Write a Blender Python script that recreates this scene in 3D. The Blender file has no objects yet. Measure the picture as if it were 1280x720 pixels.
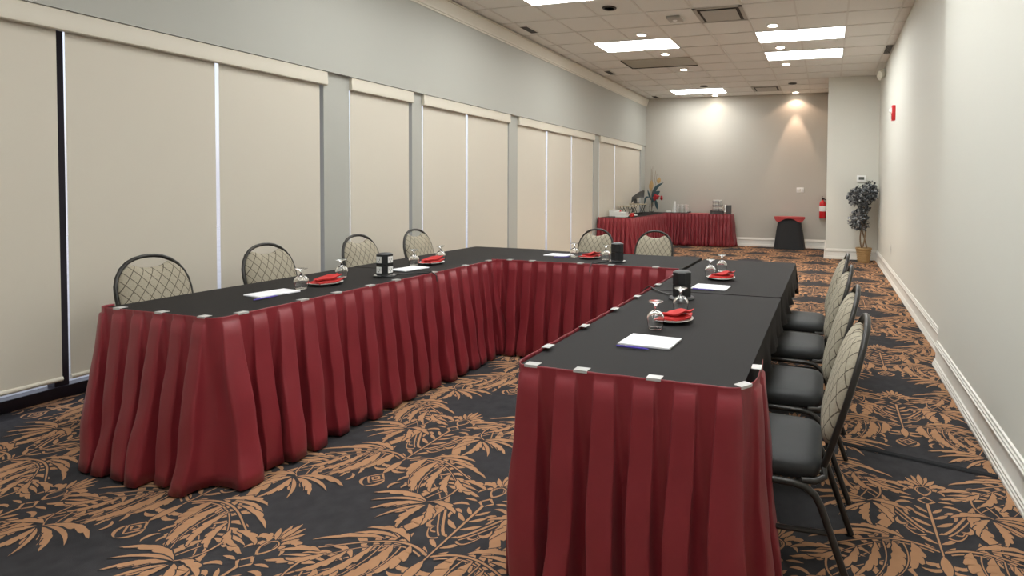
import bpy, bmesh, math, random
from mathutils import Vector, Matrix
random.seed(7)
PI = math.pi
S = bpy.context.scene
COL = S.collection

# ------------------------------------------------------------------ materials
def mat(name, col, rough=0.6, metal=0.0, spec=0.5, bump=0.0, bscale=200.0, var=0.0, vscale=3.0,
        sheen=0.0, trans=0.0, emit=None, estr=0.0, coat=0.0):
    m = bpy.data.materials.new(name); m.use_nodes = True
    nt = m.node_tree; b = nt.nodes['Principled BSDF']
    b.inputs['Base Color'].default_value = (*col, 1)
    b.inputs['Roughness'].default_value = rough
    b.inputs['Metallic'].default_value = metal
    b.inputs['Specular IOR Level'].default_value = spec
    b.inputs['Sheen Weight'].default_value = sheen
    b.inputs['Transmission Weight'].default_value = trans
    b.inputs['Coat Weight'].default_value = coat
    if emit:
        b.inputs['Emission Color'].default_value = (*emit, 1)
        b.inputs['Emission Strength'].default_value = estr
    tc = nt.nodes.new('ShaderNodeTexCoord')
    if bump:
        n = nt.nodes.new('ShaderNodeTexNoise'); n.inputs['Scale'].default_value = bscale
        n.inputs['Detail'].default_value = 4
        bp = nt.nodes.new('ShaderNodeBump'); bp.inputs['Strength'].default_value = bump
        bp.inputs['Distance'].default_value = 0.004
        nt.links.new(tc.outputs['Object'], n.inputs['Vector'])
        nt.links.new(n.outputs['Fac'], bp.inputs['Height'])
        nt.links.new(bp.outputs['Normal'], b.inputs['Normal'])
    if var:
        n = nt.nodes.new('ShaderNodeTexNoise'); n.inputs['Scale'].default_value = vscale
        n.inputs['Detail'].default_value = 3
        mx = nt.nodes.new('ShaderNodeMix'); mx.data_type = 'RGBA'
        mx.inputs['A'].default_value = (*[c * (1 - var) for c in col], 1)
        mx.inputs['B'].default_value = (*[min(1, c * (1 + var)) for c in col], 1)
        nt.links.new(tc.outputs['Object'], n.inputs['Vector'])
        nt.links.new(n.outputs['Fac'], mx.inputs['Factor'])
        nt.links.new(mx.outputs['Result'], b.inputs['Base Color'])
    return m

M = {}
M['wall_left'] = mat('dimmed_wall_paint', (.41, .405, .365), .75, bump=.05, bscale=90)  # darker copy of the wall paint; the dimmer light is put into its colour
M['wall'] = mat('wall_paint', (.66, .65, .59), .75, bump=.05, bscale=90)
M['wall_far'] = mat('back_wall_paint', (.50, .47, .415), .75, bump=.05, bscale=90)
M['tile'] = mat('ceiling_tile', (.78, .77, .735), .95, bump=.25, bscale=260, var=.03, vscale=60)
M['tbar'] = mat('ceiling_grid', (.70, .68, .64), .7)
M['trim'] = mat('trim_paint', (.74, .72, .67), .4)
M['crown'] = mat('crown_paint', (.66, .62, .53), .5)
M['carpet'] = mat('carpet_charcoal', (.050, .048, .051), 1.0, spec=.05, bump=.8, bscale=520, var=.35, vscale=14)
M['leaf'] = mat('carpet_orange', (.45, .245, .135), 1.0, spec=.05, bump=.8, bscale=520, var=.16, vscale=11)
M['blind'] = mat('blind_fabric', (.60, .55, .465), .8, bump=.05, bscale=600)
M['valance'] = mat('valance_vinyl', (.62, .57, .48), .5)
M['black_metal'] = mat('black_metal', (.012, .012, .014), .35)
M['win_frame'] = mat('window_frame_aluminium', (.018, .013, .022), .4)
M['skirt'] = mat('burgundy_satin', (.235, .020, .029), .42, spec=.55, sheen=.05, bump=.30, bscale=22, var=.12, vscale=9)
M['cloth'] = mat('charcoal_cloth', (.0085, .0066, .0066), .70, spec=.22, bump=.15, bscale=700, var=.1, vscale=6)
M['clip'] = mat('clear_clip', (.50, .49, .48), .25)
M['table'] = mat('laminate_top', (.35, .25, .16), .5)
M['seat'] = mat('seat_vinyl', (.024, .025, .026), .55, spec=.35, bump=.08, bscale=300)
M['tube'] = mat('chair_tube', (.030, .027, .024), .33, metal=.3)
M['plate'] = mat('white_china', (.80, .79, .76), .2)
M['napkin'] = mat('red_linen', (.50, .022, .020), .75, bump=.2, bscale=500)
M['paper'] = mat('notepad_paper', (.80, .79, .82), .8)
M['pen'] = mat('purple_pen_plastic', (.09, .06, .40), .3)
M['silver'] = mat('brushed_silver', (.6, .6, .6), .25, metal=1)
M['white'] = mat('white_plastic', (.86, .86, .84), .4)
M['dkgrey'] = mat('dark_grey_plastic', (.06, .06, .06), .5)
M['slot'] = mat('socket_slot', (.05, .05, .05), .5)
M['red'] = mat('red_paint', (.60, .015, .02), .3)
M['basket'] = mat('wicker', (.42, .27, .12), .7, bump=.5, bscale=60, var=.25, vscale=40)
M['trunk'] = mat('bark', (.20, .13, .07), .85, bump=.4, bscale=60, var=.2, vscale=20)
M['foliage'] = mat('grey_green_leaf', (.050, .055, .060), .5, var=.5, vscale=25)
M['foliage2'] = mat('pale_leaf', (.27, .28, .29), .5, var=.3, vscale=25)
M['soil'] = mat('moss', (.05, .04, .02), .9)
M['blackcloth'] = mat('black_drape', (.016, .016, .018), .7, bump=.1, bscale=300)
M['redcloth'] = mat('red_tray_cloth', (.42, .05, .05), .7)
M['teal'] = mat('teal_leaf', (.03, .07, .085), .5, var=.3, vscale=30)
M['flower'] = mat('red_petal', (.42, .02, .03), .5, var=.3, vscale=30)
M['tan'] = mat('dried_tan', (.50, .33, .15), .7, var=.2, vscale=30)
M['rattan'] = mat('rattan_tray', (.45, .38, .26), .6, var=.2, vscale=60)
M['vent'] = mat('vent_and_shade_dark', (.05, .045, .038), .7)  # also colours the painted shadow edges of the unlit panel
M['panel'] = mat('vent_plate', (.42, .40, .36), .5)
M['access'] = mat('unlit_panel', (.36, .33, .26), .5)
M['cream'] = mat('cream_plastic', (.62, .60, .50), .4)
M['lcd'] = mat('grey_lcd', (.10, .11, .10), .2)
M['pavement'] = mat('outside_concrete', (.60, .61, .62), .9, var=.2, vscale=2)
M['cord'] = mat('black_rubber', (.015, .015, .016), .45)
M['rubber'] = mat('matt_cable_rubber', (.020, .020, .022), .9, spec=.15)
M['diffuser'] = mat('lit_diffuser', (.9, .9, .9), .5, emit=(.97, 1, .985), estr=6.2)
M['bulb'] = mat('lit_bulb', (.9, .9, .9), .5, emit=(1, .90, .76), estr=9.0)
M['baffle'] = mat('dark_baffle', (.035, .028, .022), .4)
M['glass'] = mat('clear_glass', (1, 1, 1), .0, trans=1.0)
M['glass'].node_tree.nodes['Principled BSDF'].inputs['IOR'].default_value = 1.45

def window_glass():
    m = bpy.data.materials.new('window_glass'); m.use_nodes = True
    nt = m.node_tree; nt.nodes.clear()
    o = nt.nodes.new('ShaderNodeOutputMaterial'); t = nt.nodes.new('ShaderNodeBsdfTransparent')
    g = nt.nodes.new('ShaderNodeBsdfGlossy'); g.inputs['Roughness'].default_value = .02
    x = nt.nodes.new('ShaderNodeMixShader'); x.inputs[0].default_value = .06
    nt.links.new(t.outputs[0], x.inputs[1]); nt.links.new(g.outputs[0], x.inputs[2]); nt.links.new(x.outputs[0], o.inputs[0])
    return m
M['pane'] = window_glass()

def lattice_fabric():
    # beige upholstery with a dark diamond lattice, driven by the object's own coordinates
    m = bpy.data.materials.new('lattice_upholstery'); m.use_nodes = True
    nt = m.node_tree; b = nt.nodes['Principled BSDF']; b.inputs['Roughness'].default_value = .85
    b.inputs['Specular IOR Level'].default_value = .2
    tc = nt.nodes.new('ShaderNodeTexCoord'); sp = nt.nodes.new('ShaderNodeSeparateXYZ')
    nt.links.new(tc.outputs['Object'], sp.inputs[0])
    def math_(op, a, bb=None):
        n = nt.nodes.new('ShaderNodeMath'); n.operation = op
        for i, v in enumerate((a, bb)):
            if v is None: continue
            if isinstance(v, (int, float)): n.inputs[i].default_value = v
            else: nt.links.new(v, n.inputs[i])
        return n.outputs[0]
    x = math_('MULTIPLY', sp.outputs['X'], 18.5); z = math_('MULTIPLY', sp.outputs['Z'], 12.5)
    outs = []
    for op in ('ADD', 'SUBTRACT'):
        f = math_('FRACT', math_(op, x, z)); d = math_('ABSOLUTE', math_('SUBTRACT', f, .5))
        outs.append(math_('LESS_THAN', d, .042))
    mk = math_('MAXIMUM', outs[0], outs[1])
    n = nt.nodes.new('ShaderNodeTexNoise'); n.inputs['Scale'].default_value = 160
    nt.links.new(tc.outputs['Object'], n.inputs['Vector'])
    a = nt.nodes.new('ShaderNodeMix'); a.data_type = 'RGBA'
    a.inputs['A'].default_value = (.27, .235, .175, 1); a.inputs['B'].default_value = (.44, .395, .31, 1)
    nt.links.new(n.outputs['Fac'], a.inputs['Factor'])
    mx = nt.nodes.new('ShaderNodeMix'); mx.data_type = 'RGBA'
    nt.links.new(mk, mx.inputs['Factor']); nt.links.new(a.outputs['Result'], mx.inputs['A'])
    mx.inputs['B'].default_value = (.10, .082, .06, 1)
    nt.links.new(mx.outputs['Result'], b.inputs['Base Color'])
    return m
M['lattice'] = lattice_fabric()

# ------------------------------------------------------------------ mesh builder
class MB:
    def __init__(s): s.v = []; s.f = []; s.m = []
    def add(s, vs, fs, mi=0):
        o = len(s.v); s.v += [tuple(v) for v in vs]
        s.f += [tuple(i + o for i in f) for f in fs]; s.m += [mi] * len(fs)
        return s
    def box(s, x0, x1, y0, y1, z0, z1, mi=0, bev=0.0):
        if bev:
            bm = bmesh.new(); bmesh.ops.create_cube(bm, size=1)
            for v in bm.verts:
                v.co = Vector(((x0 + x1) / 2 + v.co.x * (x1 - x0), (y0 + y1) / 2 + v.co.y * (y1 - y0), (z0 + z1) / 2 + v.co.z * (z1 - z0)))
            bmesh.ops.bevel(bm, geom=bm.edges[:], offset=bev, segments=2, affect='EDGES', profile=.5)
            bm.verts.index_update()
            s.add([v.co[:] for v in bm.verts], [[v.index for v in f.verts] for f in bm.faces], mi); bm.free()
            return s
        vs = [(x, y, z) for z in (z0, z1) for y in (y0, y1) for x in (x0, x1)]
        return s.add(vs, [(0, 2, 3, 1), (4, 5, 7, 6), (0, 1, 5, 4), (2, 6, 7, 3), (0, 4, 6, 2), (1, 3, 7, 5)], mi)
    def obox(s, c, size, rz=0.0, mi=0, bev=0.0):
        t = MB(); t.box(-size[0] / 2, size[0] / 2, -size[1] / 2, size[1] / 2, 0, size[2], mi, bev)
        R = Matrix.Rotation(rz, 3, 'Z')
        return s.add([tuple(R @ Vector(v) + Vector(c)) for v in t.v], t.f, mi)
    def lathe(s, prof, c=(0, 0, 0), n=32, mi=0, sx=1, sy=1):
        vs = []
        for r, z in prof:
            for k in range(n):
                a = 2 * PI * k / n; vs.append((c[0] + r * sx * math.cos(a), c[1] + r * sy * math.sin(a), c[2] + z))
        fs = []
        for i in range(len(prof) - 1):
            for k in range(n):
                k2 = (k + 1) % n; fs.append((i * n + k, i * n + k2, (i + 1) * n + k2, (i + 1) * n + k))
        if prof[0][0] > 1e-5: fs.append(tuple(range(n))[::-1])
        if prof[-1][0] > 1e-5: fs.append(tuple((len(prof) - 1) * n + k for k in range(n)))
        return s.add(vs, fs, mi)
    def tube(s, pts, r, n=10, mi=0, closed=False):
        pts = [Vector(p) for p in pts]; N = len(pts)
        rr = r if isinstance(r, (list, tuple)) else [r] * N
        vs = []; up = None
        for i, p in enumerate(pts):
            if closed: t = pts[(i + 1) % N] - pts[i - 1]
            else: t = pts[min(i + 1, N - 1)] - pts[max(i - 1, 0)]
            t.normalize()
            if up is None:
                up = Vector((0, 0, 1)) if abs(t.z) < .9 else Vector((1, 0, 0))
            a = t.cross(up); 
            if a.length < 1e-4: a = t.cross(Vector((0, 1, 0)))
            a.normalize(); b = a.cross(t).normalized(); up = b
            for k in range(n):
                q = 2 * PI * k / n
                vs.append(tuple(p + (a * math.cos(q) + b * math.sin(q)) * rr[i]))
        fs = []
        for i in range(N if closed else N - 1):
            j = (i + 1) % N
            for k in range(n):
                k2 = (k + 1) % n; fs.append((i * n + k, i * n + k2, j * n + k2, j * n + k))
        if not closed:
            fs.append(tuple(range(n))[::-1]); fs.append(tuple((N - 1) * n + k for k in range(n)))
        return s.add(vs, fs, mi)
    def ribbon(s, pts, w, mi=0): 
        vs = []
        for i, p in enumerate(pts):
            a = Vector(pts[max(i - 1, 0)]); b = Vector(pts[min(i + 1, len(pts) - 1)])
            t = (b - a).normalized(); q = Vector((-t.y, t.x, 0)) * w / 2
            vs += [tuple(Vector(p) - q), tuple(Vector(p) + q)]
        return s.add(vs, [(2 * i, 2 * i + 2, 2 * i + 3, 2 * i + 1) for i in range(len(pts) - 1)], mi)
    def build(s, name, mats, parent=None, smooth=False, angle=40):
        me = bpy.data.meshes.new(name); me.from_pydata(s.v, [], s.f)
        if not isinstance(mats, (list, tuple)): mats = [mats]
        for m in mats: me.materials.append(m)
        me.polygons.foreach_set('material_index', s.m)
        if smooth:
            me.polygons.foreach_set('use_smooth', [True] * len(me.polygons))
            try: me.set_sharp_from_angle(angle=math.radians(angle))
            except Exception: pass
        me.update()
        o = bpy.data.objects.new(name, me); COL.objects.link(o)
        if parent: o.parent = parent
        return o

def tag(o, label, cat, group=None, kind=None):
    o['label'] = label; o['category'] = cat
    if group: o['group'] = group
    if kind: o['kind'] = kind
    return o
def struct(o, label=None):
    o['kind'] = 'structure'
    if label: o['label'] = label
    return o
def empty(name, loc=(0, 0, 0), rz=0.0):
    o = bpy.data.objects.new(name, None); COL.objects.link(o)
    o.location = loc; o.rotation_euler = (0, 0, rz); o.empty_display_size = .1
    return o
def copy_tree(o, parent=None):
    c = o.copy(); COL.objects.link(c)
    if parent: c.parent = parent
    for ch in [x for x in bpy.data.objects if x.parent == o]:
        copy_tree(ch, c)
    return c
def subsurf(o, lv=1):
    m = o.modifiers.new('Subdivision', 'SUBSURF'); m.levels = lv; m.render_levels = lv
    return o

# ------------------------------------------------------------------ room dimensions
ZC = 3.543
XL, XR, XN = -4.36, .922, .838
YB, YR, XC = 13.40, 11.583, -.031
YF = -3.0
YJ = 4.79
G = .6096

# ------------------------------------------------------------------ carpet (pattern is woven into the floor mesh)
def bez(p, n):
    out = []
    m = len(p) - 1
    for k in range(n + 1):
        t = k / n; q = [Vector(a) for a in p]
        while len(q) > 1: q = [q[i].lerp(q[i + 1], t) for i in range(len(q) - 1)]
        out.append(q[0])
    return out
def leaf(p, w, teeth=0, side=1, n=10, peak=.45):
    """tapering blade along a bezier, lobed like an acanthus leaf on one side; strip of (left,right)"""
    n = max(n, teeth * 5 if teeth else n)
    w = w * (.80 if w > .04 else .86)
    c = bez(p, n); N = len(c) - 1; L = []
    e = math.log(.5) / math.log(peak)
    for i, q in enumerate(c):
        t = i / N
        a = c[max(i - 1, 0)]; b = c[min(i + 1, N)]; d = (b - a).normalized(); nn = Vector((-d.y, d.x))
        ww = w * (math.sin(PI * t ** e) ** .85 if 0 < t < 1 else 0) * .5
        lo = hi = ww
        if teeth and .08 < t < .95:
            ph = (i % 5)            # notch, rise, swell, tip, back
            hi = ww * (.66, .95, 1.22, 1.50, 1.30)[ph]
            lo = ww * (.85, .95, 1.12, 1.05, .98)[(i + 2) % 5]
        sh = d * ((0, 0, .10, .30, .34)[i % 5] * w if (teeth and .08 < t < .95) else 0)
        l, r = q + nn * (hi if side > 0 else lo), q - nn * (lo if side > 0 else hi)
        if side > 0: l = l + sh
        else: r = r + sh
        L.append((l, r))
    return L
def stem(p, w=.008, n=12):
    c = bez(p, n); L = []
    for i, q in enumerate(c):
        a = c[max(i - 1, 0)]; b = c[min(i + 1, len(c) - 1)]; d = (b - a).normalized(); nn = Vector((-d.y, d.x))
        ww = w * (1 - .55 * i / n) / 2
        L.append((q + nn * ww, q - nn * ww))
    return L
R_ = []      # right half of one medallion
C_ = []      # centre pieces
def L(p, w, teeth=0, side=1, n=8, peak=.45): R_.append(leaf(p, w, teeth, side, n, peak))
def ST(p, w=.008, n=10): R_.append(stem(p, w, n))
# crown palmette
C_.append(leaf([(0, -.10), (0, -.05), (0, .004)], .030, 0, 1, 6, .5))
L([(.006, -.10), (.02, -.055), (.034, -.012)], .024, 0, 1, 6, .5)
L([(.012, -.105), (.04, -.075), (.064, -.04)], .024, 0, 1, 6, .5)
L([(.03, -.13), (.05, -.075), (.085, -.09), (.125, -.125)], .030, 4, 1, 8)
L([(.018, -.155), (.05, -.115), (.07, -.135), (.085, -.175)], .022, 2, 1, 6)
L([(.012, -.12), (.032, -.13), (.034, -.155), (.012, -.175)], .014, 0, 1, 6)
ST([(.0, -.19), (.04, -.16), (.045, -.12), (.0, -.108)], .010)
# diamond
for a, b in (((0, -.205), (.034, -.235)), ((.034, -.235), (0, -.265))): R_.append(stem([a, b], .012, 2))
# spine with paired leaves
C_.append(stem([(0, -.26), (0, -.45), (0, -.66)], .013, 6))
for yy, ln, w in ((-.30, .055, .020), (-.345, .07, .022), (-.40, .08, .024), (-.455, .075, .022), (-.52, .07, .022), (-.575, .055, .02)):
    L([(0, yy - .035), (ln * .5, yy - .02), (ln, yy + .015)], w, 0, 1, 6, .6)
# fleur and lower square
L([(0, -.66), (.02, -.70), (.055, -.70), (.085, -.665)], .026, 2, -1, 6)
L([(0, -.70), (.03, -.73), (.06, -.735), (.09, -.715)], .022, 0, 1, 6)
C_.append(leaf([(0, -.63), (0, -.69), (0, -.76)], .05, 0, 1, 8, .5))
for a, b in (((0, -.76), (.045, -.80)), ((.045, -.80), (0, -.845)), ((.0, -.785), (.022, -.80)), ((.022, -.80), (0, -.82))): R_.append(stem([a, b], .011, 2))
L([(.045, -.80), (.065, -.82), (.05, -.86), (.0, -.87)], .018, 0, 1, 8)
# small fillers around spine
L([(.055, -.33), (.09, -.30), (.11, -.33), (.085, -.375)], .024, 2, 1, 6)
L([(.06, -.27), (.09, -.255), (.12, -.265), (.14, -.30)], .020, 0, 1, 6)
L([(.045, -.235), (.08, -.225), (.11, -.232)], .016, 0, 1, 6)
ST([(.05, -.46), (.11, -.50), (.13, -.44), (.07, -.42)], .009)
ST([(.04, -.50), (.08, -.53), (.10, -.49), (.12, -.45)], .009)
L([(.10, -.44), (.13, -.46), (.15, -.43), (.135, -.40)], .022, 0, 1, 6)
# upper S branch
S1 = [(.03, -.48), (.12, -.40), (.16, -.20), (.30, -.16), (.40, -.03)]
ST(S1, .012, 16)
ST([(.045, -.49), (.135, -.41), (.18, -.23), (.30, -.18), (.44, -.10)], .007, 16)
L([(.185, -.235), (.15, -.32), (.165, -.44), (.235, -.575)], .066, 6, 1, 14, .5)
L([(.25, -.165), (.18, -.165), (.12, -.185), (.055, -.205)], .034, 4, 1, 10)
L([(.29, -.15), (.21, -.13), (.15, -.14), (.09, -.165)], .020, 0, 1, 8)
L([(.33, -.125), (.26, -.10), (.21, -.10), (.15, -.135)], .024, 3, -1, 8)
L([(.35, -.105), (.30, -.06), (.25, -.055), (.19, -.075)], .022, 3, -1, 8)
L([(.37, -.08), (.34, -.02), (.30, .005), (.25, .005)], .026, 3, -1, 8)
L([(.385, -.055), (.375, .0), (.35, .035), (.31, .055)], .026, 3, -1, 8)
L([(.395, -.04), (.42, .02), (.415, .07), (.38, .11)], .030, 3, -1, 8)
L([(.40, -.05), (.45, -.01), (.47, .04), (.46, .09)], .030, 3, 1, 8)
L([(.27, -.185), (.30, -.22), (.31, -.27), (.295, -.32)], .036, 4, 1, 9)
ST([(.235, -.20), (.27, -.27), (.29, -.34), (.345, -.375)], .007)
L([(.30, -.345), (.29, -.375), (.31, -.405), (.33, -.41)], .026, 0, 1, 6)
L([(.31, -.345), (.345, -.34), (.37, -.36), (.385, -.395)], .026, 2, 1, 6)
L([(.33, -.165), (.37, -.19), (.385, -.24), (.37, -.285)], .032, 4, 1, 9)
L([(.36, -.145), (.42, -.15), (.445, -.20), (.435, -.25)], .030, 4, 1, 9)
L([(.40, -.12), (.46, -.115), (.49, -.15), (.495, -.20)], .028, 3, 1, 8)
# lower branch
S2 = [(.02, -.60), (.10, -.55), (.22, -.54), (.33, -.64), (.46, -.70)]
ST(S2, .011, 16)
ST([(.03, -.615), (.11, -.57), (.22, -.565), (.31, -.66), (.42, -.76)], .007, 16)
L([(.125, -.555), (.19, -.50), (.26, -.495), (.35, -.53)], .030, 4, 1, 10)
L([(.18, -.55), (.26, -.525), (.33, -.545), (.41, -.60)], .022, 0, 1, 8)
L([(.23, -.565), (.32, -.56), (.41, -.60), (.49, -.655)], .024, 3, 1, 9)
L([(.105, -.575), (.075, -.63), (.10, -.71), (.165, -.745)], .058, 5, -1, 11, .45)
L([(.175, -.585), (.145, -.67), (.17, -.77), (.245, -.845)], .060, 6, -1, 12, .45)
L([(.24, -.61), (.235, -.70), (.26, -.77), (.32, -.83)], .036, 5, -1, 10)
ST([(.135, -.59), (.11, -.68), (.14, -.76), (.18, -.80)], .006)
ST([(.21, -.60), (.19, -.71), (.22, -.79), (.28, -.86)], .006)
L([(.31, -.665), (.31, -.73), (.35, -.79), (.40, -.81)], .034, 4, -1, 9)
L([(.37, -.70), (.40, -.75), (.44, -.77), (.49, -.765)], .030, 3, -1, 8)
L([(.40, -.70), (.46, -.69), (.51, -.71), (.55, -.745)], .028, 3, 1, 8)
# lower fan, its blades sweep back towards the axis
F0 = (.36, -.90)
ST([(.42, -.77), (.43, -.84), (.40, -.88), F0], .009)
L([F0, (.27, -.85), (.17, -.86), (.085, -.905)], .032, 4, 1, 10)
L([F0, (.27, -.885), (.19, -.91), (.12, -.96)], .020, 0, 1, 8)
L([(.35, -.91), (.27, -.92), (.21, -.96), (.165, -1.01)], .030, 4, 1, 10)
L([(.36, -.92), (.31, -.95), (.26, -1.00), (.235, -1.06)], .020, 0, 1, 8)
L([(.37, -.92), (.34, -.97), (.33, -1.03), (.37, -1.09)], .040, 5, -1, 10)
L([(.38, -.91), (.42, -.94), (.45, -.99), (.45, -1.05)], .034, 4, 1, 9)
L([(.38, -.89), (.43, -.88), (.49, -.90), (.53, -.94)], .030, 3, 1, 8)
L([(.12, -.86), (.10, -.835), (.11, -.81), (.14, -.80)], .018, 0, 1, 6)

fl = MB()
fl.add([(XL - .34, YF, 0), (XR + .3, YF, 0), (XR + .3, YB + .1, 0), (XL - .34, YB + .1, 0)], [(0, 1, 2, 3)], 0)
def stamp(x0, y0, strip, sx, idx, par):
    # every blade carries a narrow charcoal margin, so overlapping blades stay separate
    z = .0006 + idx * 3.0e-5 + par * .7e-5
    lv = []; ov = []
    n = len(strip)
    for i, (a, b) in enumerate(strip):
        d = a - b; m = (a + b) / 2
        e = d.normalized() * .0048 if d.length > 1e-6 else Vector((0, 0))
        ext = Vector((0, 0))
        if i in (0, n - 1):
            q = (strip[0][0] + strip[0][1] - strip[1][0] - strip[1][1]) if i == 0 else (strip[-1][0] + strip[-1][1] - strip[-2][0] - strip[-2][1])
            if i == n - 1 and q.length > 1e-6: ext = q.normalized() * .003
            if d.length <= 1e-6 and q.length > 1e-6: e = Vector((-q.y, q.x)).normalized() * .0025 * (1 if i else -1)
        for q, o in (((a, e), (b, -e)) if sx > 0 else ((b, -e), (a, e))):
            lv.append((x0 + q.x * sx, y0 + q.y, z + 1.5e-5)); p = q + o + ext
            ov.append((x0 + p.x * sx, y0 + p.y, z))
    if min(v[0] for v in lv) < XL - .33 or max(v[0] for v in lv) > XR + .28 or max(v[1] for v in lv) > YB + .08 or min(v[1] for v in lv) < YF: return
    fs = [(2 * i, 2 * i + 1, 2 * i + 3, 2 * i + 2) for i in range(n - 1)]
    fl.add(ov, fs, 0)
    fl.add(lv, fs, 1)
PY = 1.185; PX = .6085
for k in range(-9, 3):
    x0 = .437 + k * PX
    for n in range(-4, 12):
        y0 = 2.92 + n * PY - (0 if k % 2 == 0 else PY / 2)
        if y0 > YB + 1.1 or y0 < YF: continue
        if y0 < .5: continue
        par = (k + n) % 2
        for q, st in enumerate(R_):
            stamp(x0, y0, st, 1, q, par); stamp(x0, y0, st, -1, q, par)
        for q, st in enumerate(C_): stamp(x0, y0, st, 1, len(R_) + q, par)
struct(fl.build('floor', [M['carpet'], M['leaf']]), 'charcoal carpet with orange acanthus scroll pattern')

# ------------------------------------------------------------------ ceiling
ce = MB()
ce.box(XL - .1, XR + .1, YF, YB, ZC + .008, ZC + .12, 0)
gx0 = -1.0262
for k in range(-6, 5):
    x = gx0 + k * G
    if XL < x < XR: ce.box(x - .012, x + .012, YF, YB, ZC, ZC + .0085, 1)
gy0 = 7.985
for k in range(-18, 10):
    y = gy0 + k * G
    if YF < y < YB: ce.box(XL, XR, y - .012, y + .012, ZC + .0002, ZC + .0086, 1)
struct(ce.build('ceiling', [M['tile'], M['tbar']]), 'beige drop ceiling tiles in a square grid')

# ------------------------------------------------------------------ walls
pil = [(4.07, 4.355), (5.205, 5.36), (7.175, 7.405), (10.225, 10.50)]
wl = MB()
wl.box(XL - .42, XL, YF, YB, 2.386, ZC + .12, 0)
wl.box(XL - .42, XL - .04, YF, 1.28, 0, 2.386, 0)
for a, b in pil: wl.box(XL - .28, XL - .042, a, b, 0, 2.386, 0)
wl.box(XL - .28, XL - .03, 13.10, YB, 0, 2.386, 0)
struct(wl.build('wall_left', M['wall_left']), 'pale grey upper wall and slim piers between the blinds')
wb = MB(); wb.box(XL - .42, XR + .2, YB, YB + .12, 0, ZC + .12, 0)
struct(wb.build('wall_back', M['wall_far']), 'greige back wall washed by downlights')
wc = MB(); wc.box(XC, XR + .2, YR, YB, 0, ZC + .01, 0)
struct(wc.build('wall_corner', M['wall']), 'wall return projecting at the back right corner')
wr = MB(); wr.box(XR, XR + .3, YF, YR + .01, 0, ZC + .12, 0); wr.box(XN, XR + .01, YF, YJ, 0, ZC + .008, 0)
struct(wr.build('wall_right', M['wall']), 'long plain pale grey right wall with a shallow jog')
wf = MB(); wf.box(XL - .42, XR + .3, YF - .12, YF, 0, ZC + .12, 0)
struct(wf.build('wall_front', M['wall']))

# moulded baseboard swept along a polyline, room on its left side
def molding(path, prof, name, m, label):
    b = MB(); pts = [Vector((p[0], p[1])) for p in path]; N = len(pts); n = len(prof); vs = []
    for i, p in enumerate(pts):
        ns = []
        if i > 0: d = (p - pts[i - 1]).normalized(); ns.append(Vector((-d.y, d.x)))
        if i < N - 1: d = (pts[i + 1] - p).normalized(); ns.append(Vector((-d.y, d.x)))
        if len(ns) == 2:
            q = (ns[0] + ns[1]).normalized(); q = q / max(.3, q.dot(ns[0]))
        else: q = ns[0]
        for o, z in prof: vs.append((p.x + q.x * o, p.y + q.y * o, z))
    fs = []
    for i in range(N - 1):
        for k in range(n):
            k2 = (k + 1) % n; fs.append((i * n + k, (i + 1) * n + k, (i + 1) * n + k2, i * n + k2))
    fs.append(tuple(range(n))); fs.append(tuple((N - 1) * n + k for k in range(n))[::-1])
    b.add(vs, fs)
    o = b.build(name, m, smooth=True, angle=30); struct(o, label); return o
bp = [(0, 0), (.034, 0), (.034, .014), (.028, .020), (.029, .032), (.024, .037), (.025, .048), (.017, .055), (.015, .062), (.013, .140), (.018, .145), (.022, .152), (.022, .163), (.016, .168), (.017, .178), (.011, .184), (.010, .196), (0, .200)]
molding([(XN, YF), (XN, YJ), (XR, YJ), (XR, YR)], bp, 'baseboard_right', M['trim'], 'tall white moulded baseboard along the right wall')
molding([(XR, YR), (XC, YR), (XC, YB)], bp, 'baseboard_corner', M['trim'], 'white baseboard on the wall return behind the plant')
molding([(XC, YB), (XL + .02, YB)], bp, 'baseboard_back', M['trim'], 'white baseboard along the back wall')
cp = [(0, -.185), (.010, -.185), (.012, -.168), (.022, -.160), (.022, -.150), (.030, -.130), (.046, -.09), (.062, -.05), (.066, -.03), (.078, -.025), (.078, -.008), (0, -.008)]
cm = MB(); n = len(cp); vs = [(XL + o, y, ZC + z) for y in (YF, YB) for o, z in cp]
cm.add(vs, [(k, (k + 1) % n, n + (k + 1) % n, n + k) for k in range(n)])
struct(cm.build('trim_1', M['crown'], smooth=True, angle=30), 'cream crown moulding along the top of the left wall')

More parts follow.
